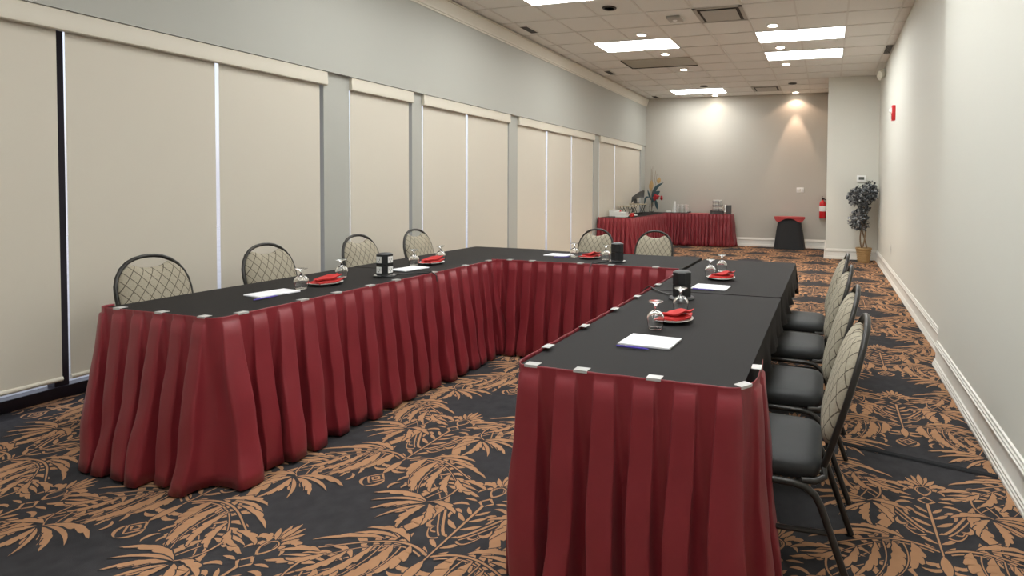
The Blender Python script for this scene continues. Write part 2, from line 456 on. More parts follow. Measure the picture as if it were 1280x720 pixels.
# ------------------------------------------------------------------ windows, blinds, valances
XG = XL - .30
groups = [
    (1.30, 4.07, [(1.30, 2.222), (2.262, 3.128), (3.156, 4.035)]),
    (4.355, 5.205, [(4.375, 5.165)]),
    (5.36, 7.175, [(5.392, 6.178), (6.222, 7.155)]),
    (7.405, 10.225, [(7.42, 8.290), (8.352, 9.232), (9.268, 10.205)]),
    (10.50, 13.10, [(10.53, 11.372), (11.405, 13.06)]),
]
mull = {0: [2.33, 3.24], 1: [], 2: [6.44], 3: [8.62, 9.66], 4: [11.7]}
wnames = ['the nearest three-bay window', 'the narrow window between the first two piers', 'the two-bay window in the middle of the wall',
          'the three-bay window opposite the far tables', 'the furthest window by the buffet']
BL = ['large beige roller blind at the left edge of the photo, cut by the frame',
      'wide beige roller blind behind the nearest left chair, second from the left edge',
      'beige roller blind just before the first grey pier, behind the second left chair',
      'beige roller blind alone between the first and second grey piers',
      'beige roller blind directly after the second pier, behind the table corner',
      'beige roller blind just before the third pier, right half of the two-blind window',
      'beige roller blind directly after the third pier, left of a wide bright gap',
      'middle beige roller blind of the three between the third and fourth piers',
      'beige roller blind just before the fourth pier, behind the first back-row chair',
      'narrow beige roller blind left of the bright slit above the buffet boxes',
      'furthest beige roller blind, touching the back corner above the buffet']
bi = 0
for gi, (g0, g1, bl) in enumerate(groups):
    f = MB()
    f.box(XG - .04, XG + .05, g0, g1, 0, .075, bev=.004)
    f.box(XG - .04, XG + .02, g0, g1, 2.34, 2.50)
    for y in [g0 + .02, g1 - .02] + mull[gi]:
        w = .02 if y in (g0 + .02, g1 - .02) else .035
        f.box(XG - .04, XG + .03, y - w, y + w, 0, 2.42)
    w = f.build('window_%d' % (gi + 1), M['win_frame']); struct(w, 'black framed floor-length window, ' + wnames[gi])
    p = MB(); p.box(XG - .006, XG, g0, g1, .05, 2.42); p.build('pane', M['pane'], w)
    v = MB()
    a, b = g0 + .02, g1 - .01
    if gi == 0: b = 4.085
    y0, y1 = a - .02, b + .0
    pr_ = [(XL - .045, 2.384), (XL - .012, 2.384), (XL - .006, 2.378), (XL - .010, 2.34), (XL - .004, 2.30), (XL - .006, 2.268), (XL - .014, 2.262), (XL - .045, 2.262)]
    k = len(pr_)
    v.add([(x, y, z) for y in (y0, y1) for x, z in pr_], [(i, (i + 1) % k, k + (i + 1) % k, k + i) for i in range(k)] + [tuple(range(k))[::-1], tuple(range(k, 2 * k))])
    o = v.build('valance', M['valance'], smooth=True, angle=30)
    tag(o, 'long beige valance box above ' + wnames[gi], 'valance', 'valance boxes over the blinds')
    for (y0, y1) in bl:
        r = MB(); n = 14
        r.add([(XL - .050, y0, .175), (XL - .050, y1, .175), (XL - .050, y1, 2.30), (XL - .050, y0, 2.30),
               (XL - .0515, y0, .175), (XL - .0515, y1, .175), (XL - .0515, y1, 2.30), (XL - .0515, y0, 2.30)],
              [(0, 3, 2, 1), (4, 5, 6, 7), (0, 1, 5, 4), (3, 7, 6, 2), (0, 4, 7, 3), (1, 2, 6, 5)])
        root = empty('roller_blind', (0, 0, 0)); tag(root, BL[bi], 'roller blind', 'beige roller blinds along the left wall'); bi += 1
        r.build('fabric', M['blind'], root)
        bb = MB(); bb.tube([(XL - .050, y0, .178), (XL - .050, y1, .178)], .014, 12); bb.build('bottom_bar', M['valance'], root, smooth=True)
# ground outside
g = MB(); g.box(XG - 14, XG - .06, YF - 4, YB + 14, -.25, -.04)
struct(g.build('trim_2', M['pavement']), 'pale concrete paving outside the windows')

# ------------------------------------------------------------------ ceiling fixtures
def troffer(x, y, label):
    r = empty('ceiling_light', (x, y, ZC)); tag(r, label, 'ceiling light', 'fluorescent ceiling panels')
    w, d = 2 * G, G
    f = MB()
    for a, b, c_, e in ((0, w, 0, .016), (0, w, d - .016, d), (0, .016, 0, d), (w - .016, w, 0, d)):
        f.box(a, b, c_, e, -.004, .008)
    f.build('frame', M['white'], r)
    p = MB(); p.box(.016, w - .016, .016, d - .016, -.002, .006); p.build('diffuser', M['diffuser'], r)
XA, XB = gx0, gx0 - 4 * G
troffer(XA, gy0, 'lit white rectangular ceiling panel, nearer of the two on the right')
troffer(XA, gy0 + 2 * G, 'lit white rectangular ceiling panel, further of the two on the right')
troffer(XB, gy0, 'lit white rectangular ceiling panel on the left, just before the sagging unlit panel')
troffer(XB, gy0 + 7 * G, 'lit white rectangular ceiling panel furthest away, close to the back wall')
troffer(XB, gy0 - 4 * G, 'lit white ceiling panel cut off by the top edge of the photo')
troffer(XA, gy0 - 7 * G, 'added lit white fill panel above the right table leg, out of the frame')  # this pair is unseen, added to brighten tables and blinds
troffer(XB, gy0 - 7 * G, 'added lit white fill panel above the left table leg, out of the frame')
troffer(XA, gy0 - 13 * G, 'added lit white fill panel behind the camera on the right')  # last three panels: unseen fill, added to lift the near end
troffer(XB, gy0 - 13 * G, 'added lit white fill panel behind the camera on the left')
troffer(XA, gy0 - 10 * G, 'added lit white fill panel directly above the camera')

def potlight(x, y, lit, label, power=0, col=(1, .82, .62), size=80, aim=None, inner=0):
    r = empty('recessed_light', (x, y, ZC)); tag(r, label, 'recessed light', 'round recessed downlights')
    t = MB(); t.lathe([(.062, .004), (.062, -.004), (.082, -.006), (.088, 0), (.088, .006)], n=28); t.build('trim_ring', M['white' if lit else 'baffle'], r, smooth=True)
    b = MB(); b.lathe([(.001, -.0015), (.062, -.003), (.062, .004)] if lit else [(.001, .004), (.062, .004)], n=24)
    b.build('lamp' if lit else 'baffle', M['bulb' if lit else 'panel'], r, smooth=True)
    for power, size, bl_ in ([(power, size, .35)] + ([(inner, 44, .12)] if inner else []) if lit and power else []):
        l = bpy.data.lights.new('downlight_beam', 'SPOT'); l.energy = power; l.color = col
        l.spot_size = math.radians(size); l.spot_blend = bl_; l.shadow_soft_size = .04
        o = bpy.data.objects.new('downlight_beam', l); COL.objects.link(o); o.location = (x, y, ZC - .03)
        if aim: o.rotation_euler = Vector(aim).to_track_quat('-Z', 'Y').to_euler()
XP1, XP2 = -2.60, -.748
potlight(XP1, 6.49, False, 'unlit round recessed light with a dark baffle, nearest on the left row')
potlight(XP1, 7.73, True, 'lit recessed downlight on the left row, just before the left ceiling panel', 22)
potlight(XP1, 8.95, True, 'lit recessed downlight on the left row, between ceiling panel and unlit panel', 22)
potlight(XP1, 10.20, True, 'lit recessed downlight on the left row, just beyond the sagging unlit panel', 22)
potlight(XP1, 11.97, False, 'small dark unlit recessed light before the furthest ceiling panel')
potlight(XP1, 13.20, True, 'lit recessed downlight casting the pale scallop on the left of the back wall', 1.6, (1, .84, .68), 130, inner=4.5)
potlight(XP2, 7.73, True, 'lit recessed downlight on the right row, before the nearer right panel', 22)
potlight(XP2, 8.95, True, 'lit recessed downlight on the right row, between the two right panels', 22)
potlight(XP2, 10.17, True, 'lit recessed downlight on the right row, just beyond the further right panel', 22)
potlight(XP2, 12.06, False, 'dark unlit recessed light in front of the last one on the right row')
potlight(XP2, 13.20, True, 'lit recessed downlight casting the warm scallop above the black stand', 6.0, (1, .70, .52), 130, inner=32)

def diffuser_vent(x, y, label):
    r = empty('ceiling_vent', (x, y, ZC)); tag(r, label, 'air vent', 'square ceiling air diffusers')
    f = MB()
    for a, b, c_, e in ((0, G, 0, .045), (0, G, G - .045, G), (0, .045, 0, G), (G - .045, G, 0, G)): f.box(a, b, c_, e, -.008, .006)
    f.build('frame', M['panel'], r)
    k = MB(); k.box(.045, G - .045, .045, G - .045, .0, .006); k.build('throat', M['vent'], r)
    p = MB(); p.box(.085, G - .085, .085, G - .085, -.016, -.010, bev=.002); p.build('plate', M['panel'], r)
diffuser_vent(gx0 - G, gy0 - 2 * G, 'square plate air diffuser with a dark rim near the top of the photo')
diffuser_vent(gx0 - G, gy0 + 7 * G, 'square plate air diffuser far back, just above the back wall')
r = MB()
r.box(0, 2 * G, 0, G, -.010, .004); r.box(-.006, .010, -.004, G, -.022, .0, 1); r.box(-.006, 2 * G, G - .01, G + .004, -.022, .0, 1)  # dark strips on two edges stand in for the panel's shadow
o = r.build('unlit_ceiling_panel', [M['access'], M['vent']]); o.location = (XB, gy0 + 2 * G, ZC)
tag(o, 'unlit tan ceiling panel sagging with painted shadow edges between downlights', 'ceiling panel')
def slot_vent(x0, x1, y0, y1, label):
    e = empty('slot_vent', (x0, y0, ZC)); tag(e, label, 'air vent', 'small dark slot vents at the ceiling edges')
    f = MB(); f.box(0, x1 - x0, 0, y1 - y0, -.003, .009); f.build('frame', M['tbar'], e)
    s = MB(); n = 5
    for k in range(n):
        a = .012 + (x1 - x0 - .024) * k / n
        s.box(a, a + (x1 - x0 - .024) / n * .85, .012, y1 - y0 - .012, -.006, -.003)
    s.build('grille', M['vent'], e)
slot_vent(-4.10, -3.97, 6.92, 7.26, 'dark slot vent by the crown moulding, nearest on the left')
slot_vent(-4.10, -3.97, 9.96, 10.30, 'dark slot vent by the crown moulding, halfway along the ceiling')
slot_vent(-4.10, -3.97, 12.95, 13.27, 'dark slot vent by the crown moulding next to the back wall')
slot_vent(.795, .915, 9.17, 9.74, 'dark vent grille tight against the right wall')
s = MB(); s.box(-.09, .09, -.10, .10, -.028, .006, bev=.008); o = s.build('ceiling_sensor', M['panel'], smooth=True); o.location = (-1.93, 7.08, ZC)
s = MB(); s.lathe([(.03, -.029), (.028, -.034), (.001, -.036)], n=16); s.build('lens', M['white'], o, smooth=True)
tag(o, 'small pale square sensor box on the ceiling left of the air diffuser', 'sensor')
# twin-head emergency light on right wall
e = empty('emergency_light', (XR, 10.62, 3.40)); tag(e, 'cream emergency light high on the right wall near the ceiling', 'emergency light')
s = MB(); s.box(-.06, 0, -.12, .12, -.06, .06, bev=.012); s.build('housing', M['cream'], e, smooth=True)
for dy in (-.13, .1):
    s = MB(); s.tube([(-.04, dy, -.02), (-.10, dy - .03, -.05)], [.05, .062], 16); s.build('lamp_head', M['cream'], e, smooth=True)
# fire alarm
e = empty('fire_alarm', (XR, 8.95, 2.49)); tag(e, 'red fire alarm horn strobe high on the right wall', 'fire alarm')
s = MB(); s.box(-.05, 0, -.065, .065, -.11, .11, bev=.008); s.build('housing', M['red'], e, smooth=True)
s = MB(); s.add([(-.05, -.04, .0), (-.05, .04, .0), (-.05, .04, .075), (-.05, -.04, .075), (-.085, -.015, .02), (-.085, .015, .02), (-.085, .015, .06), (-.085, -.015, .06)],
              [(4, 5, 6, 7), (0, 1, 5, 4), (1, 2, 6, 5), (2, 3, 7, 6), (3, 0, 4, 7)]); s.build('strobe', M['white'], e)
s = MB()
for k in range(4): s.box(-.053, -.05, -.035, .035, -.085 + k * .018, -.077 + k * .018)
s.build('horn_grille', M['vent'], e)
# outlets / plates
def wallplate(name, loc, w, h, rz, label, cat, kind):
    e = empty(name, loc, rz); tag(e, label, cat)
    s = MB(); s.box(-w / 2, w / 2, -.010, 0, -h / 2, h / 2, bev=.003); s.build('cover', M['white'], e, smooth=True)
    if kind == 'outlet':
        for dz in (-.022, .022):
            s = MB(); s.box(-.016, .016, -.0125, -.010, dz - .014, dz + .014); s.build('socket', M['cream'], e)
    if kind == 'switch':
        for k in (-1, 0, 1):
            s = MB(); s.box(k * .045 - .011, k * .045 + .011, -.014, -.010, -.033, .033, bev=.002); s.build('switch', M['cream'], e)
    if kind == 'thermo':
        s = MB(); s.box(-.03, .03, -.032, -.010, -.03, .03, bev=.004); s.build('body', M['white'], e)
        s = MB(); s.box(-.045, .045, -.036, -.030, -.022, .022); s.build('display', M['lcd'], e)
wallplate('wall_outlet', (XR, 9.15, .47), .072, .115, PI / 2, 'small white outlet low on the right wall', 'outlet', 'outlet')
wallplate('switch_plate', (-.62, YB, 1.335), .165, .115, 0, 'white switch plate on the back wall above the black stand', 'switch', 'switch')
e = empty('thermostat', (.61, YR, 1.57)); tag(e, 'white thermostat with grey display on the wall above the plant', 'thermostat')
s = MB(); s.box(-.085, .085, -.035, 0, -.062, .062, bev=.006); s.build('housing', M['white'], e, smooth=True)
s = MB(); s.box(-.05, .05, -.038, -.034, -.02, .035); s.build('display', M['lcd'], e)
# fire extinguisher
e = empty('fire_extinguisher', (-.115, 13.29, .70)); tag(e, 'red fire extinguisher hanging on the back wall beside the wall return', 'fire extinguisher')
s = MB(); s.lathe([(.001, 0), (.066, 0), (.072, .01), (.072, .33), (.066, .36), (.045, .39), (.022, .405), (.02, .42)], n=24); s.build('cylinder', M['red'], e, smooth=True)
s = MB(); s.lathe([(.0725, .16), (.0732, .16), (.0732, .28), (.0725, .28)], n=24); s.build('label_band', M['white'], e)
s = MB(); s.lathe([(.022, .42), (.024, .45), (.015, .46)], n=12); s.box(-.012, .012, -.09, .03, .455, .468); s.box(-.010, .010, -.08, .03, .485, .497); s.build('valve', M['black_metal'], e)
s = MB(); s.tube([(.02, -.02, .445), (.07, -.03, .42), (.085, -.02, .33), (.08, -.02, .2), (.078, -.02, .12)], .011, 8); s.build('hose', M['cord'], e, smooth=True)
s = MB(); s.box(-.02, .02, .073, .11, .12, .40); s.build('bracket', M['black_metal'], e)

# ------------------------------------------------------------------ tables, cloths, skirts
T = .75
def rrect(x0, x1, y0, y1, r, n=5):
    pts = []
    for cx, cy, a0 in ((x1 - r, y1 - r, 0), (x0 + r, y1 - r, 90), (x0 + r, y0 + r, 180), (x1 - r, y0 + r, 270)):
        for k in range(n + 1):
            a = math.radians(a0 + 90 * k / n); pts.append((cx + r * math.cos(a), cy + r * math.sin(a)))
    return pts
def table(x0, x1, y0, y1, label, group='folding tables of the U shape'):
    e = empty('folding_table', ((x0 + x1) / 2, (y0 + y1) / 2, 0)); tag(e, label, 'table', group)
    a, b = (x1 - x0) / 2, (y1 - y0) / 2
    t = MB(); p = rrect(-a, a, -b, b, .04); n = len(p)
    t.add([(x, y, z) for z in (T - .028, T) for x, y in p], [tuple(range(n))[::-1], tuple(range(n, 2 * n))] + [(k, (k + 1) % n, n + (k + 1) % n, n + k) for k in range(n)])
    t.build('tabletop', M['table'], e)
    lng = b > a
    for q in (-1, 1):
        l = MB()
        if lng:
            yy = q * (b - .22); l.tube([(-a + .10, yy, .0), (-a + .10, yy, T - .04), (a - .10, yy, T - .04), (a - .10, yy, 0)], .014, 8); l.tube([(-a + .10, yy, .15), (a - .10, yy, .15)], .010, 8)
        else:
            xx = q * (a - .22); l.tube([(xx, -b + .08, .0), (xx, -b + .08, T - .04), (xx, b - .08, T - .04), (xx, b - .08, 0)], .014, 8); l.tube([(xx, -b + .08, .15), (xx, b - .08, .15)], .010, 8)
        l.build('leg', M['tube'], e, smooth=True)
    return e
TT = .757
def cloth(x0, x1, y0, y1, drape, label, amp=.006, lift=0.0, hem=.60, seed=1, shear=None):
    """drape: set of sides ('E','W','N','S') on which the cloth hangs; other sides end flush"""
    rnd = random.Random(seed); g = MB(); r = .035
    p = rrect(x0 - .004, x1 + .004, y0 - .004, y1 + .004, r, 6)
    # resample perimeter
    P = []
    N = len(p)
    for i in range(N):
        a = Vector(p[i]); b = Vector(p[(i + 1) % N]); L_ = (b - a).length; m = max(1, int(L_ / .035))
        for k in range(m): P.append(a.lerp(b, k / m))
    N = len(P); c = Vector(((x0 + x1) / 2, (y0 + y1) / 2)); top = TT + lift
    vs = [(q.x, q.y, top) for q in P]; vs = [(q.x * .998 + c.x * .002, q.y * .998 + c.y * .002, top) for q in P]
    rings = [[(q.x, q.y, top - .003) for q in P]]
    def side(q, nrm):
        w = 0
        if 'E' in drape: w = max(w, nrm.x)
        if 'W' in drape: w = max(w, -nrm.x)
        if 'N' in drape: w = max(w, nrm.y)
        if 'S' in drape: w = max(w, -nrm.y)
        return w
    ph = rnd.random() * 6
    D = []
    for i, q in enumerate(P):
        t = (P[(i + 1) % N] - P[i - 1]).normalized(); nr = Vector((t.y, -t.x)); w = side(q, nr); w = 1 if w > .35 else 0
        corner = min(abs(nr.x), abs(nr.y)) > .2 and w and sum([nr.x > 0 and 'E' in drape, nr.x < 0 and 'W' in drape, nr.y > 0 and 'N' in drape, nr.y < 0 and 'S' in drape]) > 1
        D.append((nr, w, corner))
    R = 7
    s = 0
    for j in range(1, R + 1):
        t = j / R; ring = []; s = 0
        for i, q in enumerate(P):
            nr, w, cn = D[i]; s += (P[i] - P[i - 1]).length
            h = (top - hem) if w else .036
            if cn: h += .10
            ww = (amp * (2.2 * math.sin(s * 21 + ph) + 1.2 * math.sin(s * 47 + ph * 2)) * t * t + .012 * t + (.035 * t if cn else 0)) if w else .0005
            ring.append((q.x + nr.x * ww, q.y + nr.y * ww, top - .003 - (h - .003) * t))
        rings.append(ring)
    allv = vs[:]; fs = [tuple(range(N))]
    for ring in rings: allv += ring
    for j in range(R + 1):
        for i in range(N):
            i2 = (i + 1) % N; fs.append((j * N + i, (j + 1) * N + i, (j + 1) * N + i2, j * N + i2))
    g.add(allv, fs)
    o = g.build('tablecloth', M['cloth'], smooth=True, angle=50)
    tag(o, label, 'tablecloth', 'charcoal cloths on the U-shaped tables')
    return o

XO, XI = -3.36, -2.60      # left leg
XRI, XRO = -1.00, -.245    # right leg
YM0, YM1 = 4.04, 4.80      # middle table
table(XO, XI, 1.84, 3.355, 'folding table under the charcoal cloth at the near end of the left row')
table(XO, XI, 3.365, 4.88, 'folding table under the charcoal cloth at the far corner of the left row')
table(XI + .01, -1.045, YM0, YM1, 'folding table under cloth across the far side of the U')
table(XRI, XRO, 1.69, 3.205, 'folding table under the charcoal cloth closest to the camera')
table(XRI, XRO, 3.215, 4.73, 'folding table under cloth at the far end of the right row')
cloth(XO, XI, 1.84, 3.355, 'W', 'charcoal tablecloth on the near left table with a black power tower on it', seed=2)
cloth(XO, XI, 3.350, 4.88, 'WN', 'charcoal tablecloth on the far left corner table, crossing a seam', lift=.002, seed=3)
cloth(XI - .02, -1.04, YM0, YM1, 'N', 'charcoal tablecloth across the back of the U, in front of two chairs', lift=.004, seed=4)
cloth(XRI, XRO, 1.69, 3.205, 'E', 'smooth charcoal tablecloth nearest the camera on the right row', hem=.61, seed=5)
cloth(XRI, XRO, 3.200, 4.73, 'EN', 'charcoal tablecloth on the far right table with a hanging pointed corner', lift=.003, hem=.60, amp=.008, seed=6)

def skirt(path, label, clips, P=.132, A=.044, flare=.050, seed=1, top=.768, group='burgundy pleated skirts', bot=.012, rad=.05, rows=16, swag=None, name='table_skirt', cat='table skirt'):
    """path walked with the room on its right"""
    rnd = random.Random(seed)
    pts = [Vector(p) for p in path]; poly = [pts[0]]
    for i in range(1, len(pts) - 1):
        a, b, c_ = pts[i - 1], pts[i], pts[i + 1]; d0 = (a - b).normalized(); d1 = (c_ - b).normalized()
        for k in range(7):
            t = k / 6; p0 = b + d0 * rad; p2 = b + d1 * rad
            poly.append(p0 * (1 - t) ** 2 + b * 2 * t * (1 - t) + p2 * t * t)
    poly.append(pts[-1])
    cum = [0]
    for i in range(1, len(poly)): cum.append(cum[-1] + (poly[i] - poly[i - 1]).length)
    Ltot = cum[-1]
    def raw(s):
        s = min(max(s, 0), Ltot)
        for i in range(1, len(poly)):
            if s <= cum[i] or i == len(poly) - 1:
                t = (s - cum[i - 1]) / max(1e-6, cum[i] - cum[i - 1]); return poly[i - 1].lerp(poly[i], t)
    def at(s):
        p = raw(s); d = (raw(s + .012) - raw(s - .012)).normalized(); return p, Vector((d.y, -d.x))
    K = max(3, round(Ltot / P)); P = Ltot / K
    prof = [(0, -.95, 0), (.09, -.90, 0), (.155, -.55, .0), (.21, .10, -.015), (.235, .60, -.04), (.25, .92, -.05), (.27, 1.0, -.045), (.37, 1.03, -.02), (.50, 1.07, 0), (.63, 1.03, .02), (.73, 1.0, .045), (.75, .92, .05), (.765, .60, .04), (.79, .10, .015), (.845, -.55, 0), (.91, -.90, 0)]
    cols = []
    for k in range(K):
        ab = A * rnd.uniform(.75, 1.35); fb = flare * rnd.uniform(.7, 1.35); dr = rnd.uniform(-.035, .035); ph = rnd.random() * 6; fold = rnd.uniform(.6, 1.6)
        bz = rnd.uniform(-.004, .008)
        for u, d, o in prof: cols.append((k, u, d, o, ab, fb, dr, ph, fold, bz))
    cols.append((K - 1, 1.0, 0, 0, *cols[-1][4:]))
    NC = len(cols); vs = []
    zs = [0, .008, .035, .042] + [.05 + (1 - .05) * ((j + 1) / (rows - 3)) for j in range(rows - 3)]
    H_ = top - bot
    fbs = [c_[5] for c_ in cols]
    for j, t in enumerate(zs):
        tt = max(0, (t - .04) / .96)
        for ci, (k, u, d, o, ab, fb, dr, ph, fold, bz) in enumerate(cols):
            fbm = sum(fbs[max(0, ci - 6):ci + 7]) / len(fbs[max(0, ci - 6):ci + 7])
            amp = .0025 if t < .04 else .010 + (ab - .010) * min(1, tt * 1.1) ** .8
            s = (k + u) * P + (o * P * fold * min(1, tt * 2.5)) + (dr * tt + .010 * tt * math.sin(6 * tt + ph)) * math.sin(PI * min(1, u))
            if d < 0: d = d * min(1, max(0, (t - .07) * 3.2))
            off = .006 + amp * d + fbm * tt ** 1.25 + .008 * tt * math.sin(9 * tt + ph) * d + .004 * tt * math.sin(17 * tt + 2 * ph + 5 * u)
            p, nr = at(s)
            q = p + nr * off
            z = top - H_ * t + (bz * d if t > .99 else 0)
            vs.append((q.x, q.y, z))
    R = len(zs)
    fs = [(j * NC + i, (j + 1) * NC + i, (j + 1) * NC + i + 1, j * NC + i + 1) for j in range(R - 1) for i in range(NC - 1)]
    g = MB(); g.add(vs, fs)
    ob = g.build(name, M['skirt'], smooth=True, angle=75)
    sd = ob.modifiers.new('Solidify', 'SOLIDIFY'); sd.thickness = .0015; sd.offset = -1
    tag(ob, label, cat, group)
    for s in clips:
        p, nr = at(s); c_ = MB(); a = math.atan2(nr.y, nr.x) - PI / 2
        b = MB(); b.box(-.024, .024, -.024, .0075, .0, .0016); b.box(-.024, .024, .0070, .0088, -.007, .0016)
        Rm = Matrix.Rotation(a, 3, 'Z')
        c_.add([tuple(Rm @ Vector(v) + Vector((p.x, p.y, top + .0006))) for v in b.v], b.f)
        c_.build('skirt_clip', M['clip'], ob)
    return ob
# walk direction: room must lie to the right of the walk
o_ = .006
LSK = [(XO - .004, 1.90), (XO - .004, 1.84 - .004), (XI + .004, 1.84 - .004), (XI + .004, YM0 + .02)]
LSK = LSK
def plen(a, b): return math.hypot(a[0] - b[0], a[1] - b[1])
def flip(path): return path[::-1]
# going (XO,2.0) -> (XO,1.84) -> (XI,1.84) -> (XI,4.04): right-hand side of the walk is outside on W going S? checked below
def right_is_out(path, inside):
    a, b = Vector(path[0]), Vector(path[1]); d = (b - a).normalized(); nr = Vector((d.y, -d.x))
    return (Vector(inside) - a).dot(nr) < 0
s0 = .06
clL = [s0 + .12, s0 + .40, s0 + .67, s0 + .76 + .09, s0 + .76 + .41, s0 + .76 + .62, s0 + .76 + .86, s0 + .76 + 1.07, s0 + .76 + 1.42, s0 + .76 + 1.78, s0 + .76 + 2.08]
assert right_is_out(LSK, (-3.0, 2.5))
skirt(LSK, 'burgundy pleated skirt on the left table row, corner flaring onto the carpet', clL, seed=11, flare=.055)
MSK = [(XI - .03, YM0 - .004), (-1.045, YM0 - .004)]
assert right_is_out(MSK, (-2, 4.4))
skirt(MSK, 'burgundy pleated skirt across the far table of the U', [.165, .365, .785, 1.045, 1.40], seed=12, flare=.03, top=.770)
RSK = [(XRI - .004, 4.00), (XRI - .004, 1.69 - .004), (XRO + .004, 1.69 - .004), (XRO + .018, 2.0)]
RSK = [(XRI - .004, 4.00), (XRI - .004, 1.686), (XRO + .012, 1.686), (XRO + .036, 1.80), (XRO + .030, 1.99)]
assert right_is_out(RSK, (-.6, 2.5))
LR = 4.0 - 1.686
clR = [4.0 - y for y in (3.73, 3.33, 2.93, 2.59, 2.23, 1.90)] + [LR - .03 + d for d in (.07, .25, .50, .79, .98)]
skirt(RSK, 'burgundy pleated skirt on the right table row, closest to the camera', clR, seed=14, flare=.032, A=.036)

# ------------------------------------------------------------------ chairs
def make_chair():
    r = empty('banquet_chair')
    W = .198
    # seat cushion: rounded trapezoid
    s = MB(); rings = [(.395, .94), (.400, .985), (.425, 1.0), (.445, .99), (.457, .93), (.463, .75), (.465, .3)]
    n = 40
    def outl(k):
        a = 2 * PI * k / n; c_, s_ = math.cos(a), math.sin(a); e = .30
        x = math.copysign(abs(c_) ** e, c_); y = math.copysign(abs(s_) ** e, s_)
        w = .196 + .018 * (y + 1) / 2
        return x * w, .01 + y * .205
    vs = []
    for z, f in rings:
        for k in range(n):
            x, y = outl(k); vs.append((x * f, .01 + (y - .01) * f, z))
    fs = [tuple(range(n))[::-1]] + [(j * n + k, j * n + (k + 1) % n, (j + 1) * n + (k + 1) % n, (j + 1) * n + k) for j in range(len(rings) - 1) for k in range(n)]
    fs.append(tuple((len(rings) - 1) * n + k for k in range(n)))
    s.add(vs, fs); s.build('seat', M['seat'], r, smooth=True, angle=60)
    def back_y(z): return -.205 - (z - .44) * .285
    # frame arch: from seat-rail joint up round and down
    def arch(t):        # t -1..1 ; returns x,z of the frame centre line
        a = t * PI / 2
        return a
    prof = [(.150, .43), (.168, .48), (.186, .56), (.196, .64), (.198, .70), (.192, .755), (.176, .805), (.150, .850), (.115, .883), (.075, .903), (.035, .912)]
    pts = [(-x, back_y(z), z) for x, z in prof] + [(0, back_y(.914), .914)] + [(x, back_y(z), z) for x, z in prof[::-1]]
    lo = [(-.197, -.13, .395), (-.190, -.175, .394), (-.172, -.205, .405)]
    full = lo + pts + [(-x, y, z) for x, y, z in lo[::-1]]
    f = MB(); f.tube(full, .0115, 10); f.build('back_frame', M['tube'], r, smooth=True)
    # back cushion
    c_ = MB(); n = 48; out = []
    top = [(-.158, .828), (-.130, .858), (-.100, .872), (-.055, .852), (0, .845), (.055, .852), (.100, .872), (.130, .858), (.158, .828)]
    right = [(.176, .795), (.188, .745), (.192, .70), (.190, .64), (.180, .575), (.163, .525), (.130, .500), (.07, .492)]
    out = top + right + [(0, .491)] + [(-x, z) for x, z in right[::-1]]
    # smooth outline through catmull-rom
    O = []; N = len(out)
    for i in range(N):
        p0, p1, p2, p3 = [Vector(out[(i + d) % N]) for d in (-1, 0, 1, 2)]
        for k in range(3):
            t = k / 3; O.append(.5 * ((2 * p1) + (p2 - p0) * t + (2 * p0 - 5 * p1 + 4 * p2 - p3) * t * t + (3 * p1 - p0 - 3 * p2 + p3) * t ** 3))
    N = len(O); ctr = Vector((0, .66)); vs = []; fs = []
    rings = [(.0, .0, .055), (.45, 0, .052), (.72, 0, .045), (.90, 0, .032), (.98, 0, .018), (1.0, 0, .004), (.97, 0, -.008), (.8, 0, -.015), (.5, 0, -.018)]
    rings = rings[1:]
    for f_, _, d in rings:
        for q in O:
            p = ctr.lerp(q, f_); vs.append((p.x, back_y(p.y) + d, p.y))
    R = len(rings)
    for j in range(R - 1):
        for k in range(N): fs.append((j * N + k, j * N + (k + 1) % N, (j + 1) * N + (k + 1) % N, (j + 1) * N + k))
    vs.append((0, back_y(.66) + .055, .66)); a = len(vs) - 1; vs.append((0, back_y(.66) - .019, .66)); b = len(vs) - 1
    for k in range(N):
        fs.append((a, (k + 1) % N, k)); fs.append((b, (R - 1) * N + k, (R - 1) * N + (k + 1) % N))
    c_.add(vs, fs); c_.build('back_cushion', M['lattice'], r, smooth=True, angle=80)
    # side rails that bend down into the rear legs, front legs, stretchers
    for sx in (-1, 1):
        g = MB(); x = .205 * sx
        g.tube([(x, .20, .392), (x, .05, .390), (x, -.10, .387), (x, -.145, .378), (x, -.175, .355), (x, -.195, .32), (x * 1.0, -.235, .21), (x * 1.0, -.285, .07), (x, -.310, .004)], .0125, 10)
        g.build('leg', M['tube'], r, smooth=True)
        g = MB(); g.tube([(x * .99, .205, .392), (x * .99, .235, .375), (x * .99, .245, .34), (x, .262, .17), (x, .278, .004)], .0125, 10)
        g.build('leg', M['tube'], r, smooth=True)
        g = MB(); g.tube([(x, .256, .22), (x, -.225, .235)], .009, 8); g.build('side_stretcher', M['tube'], r, smooth=True)
    g = MB(); g.tube([(-.205, .12, .388), (.205, .12, .388)], .010, 8); g.tube([(-.205, -.12, .384), (.205, -.12, .384)], .010, 8); g.build('seat_support', M['tube'], r, smooth=True)
    return r
proto = make_chair()
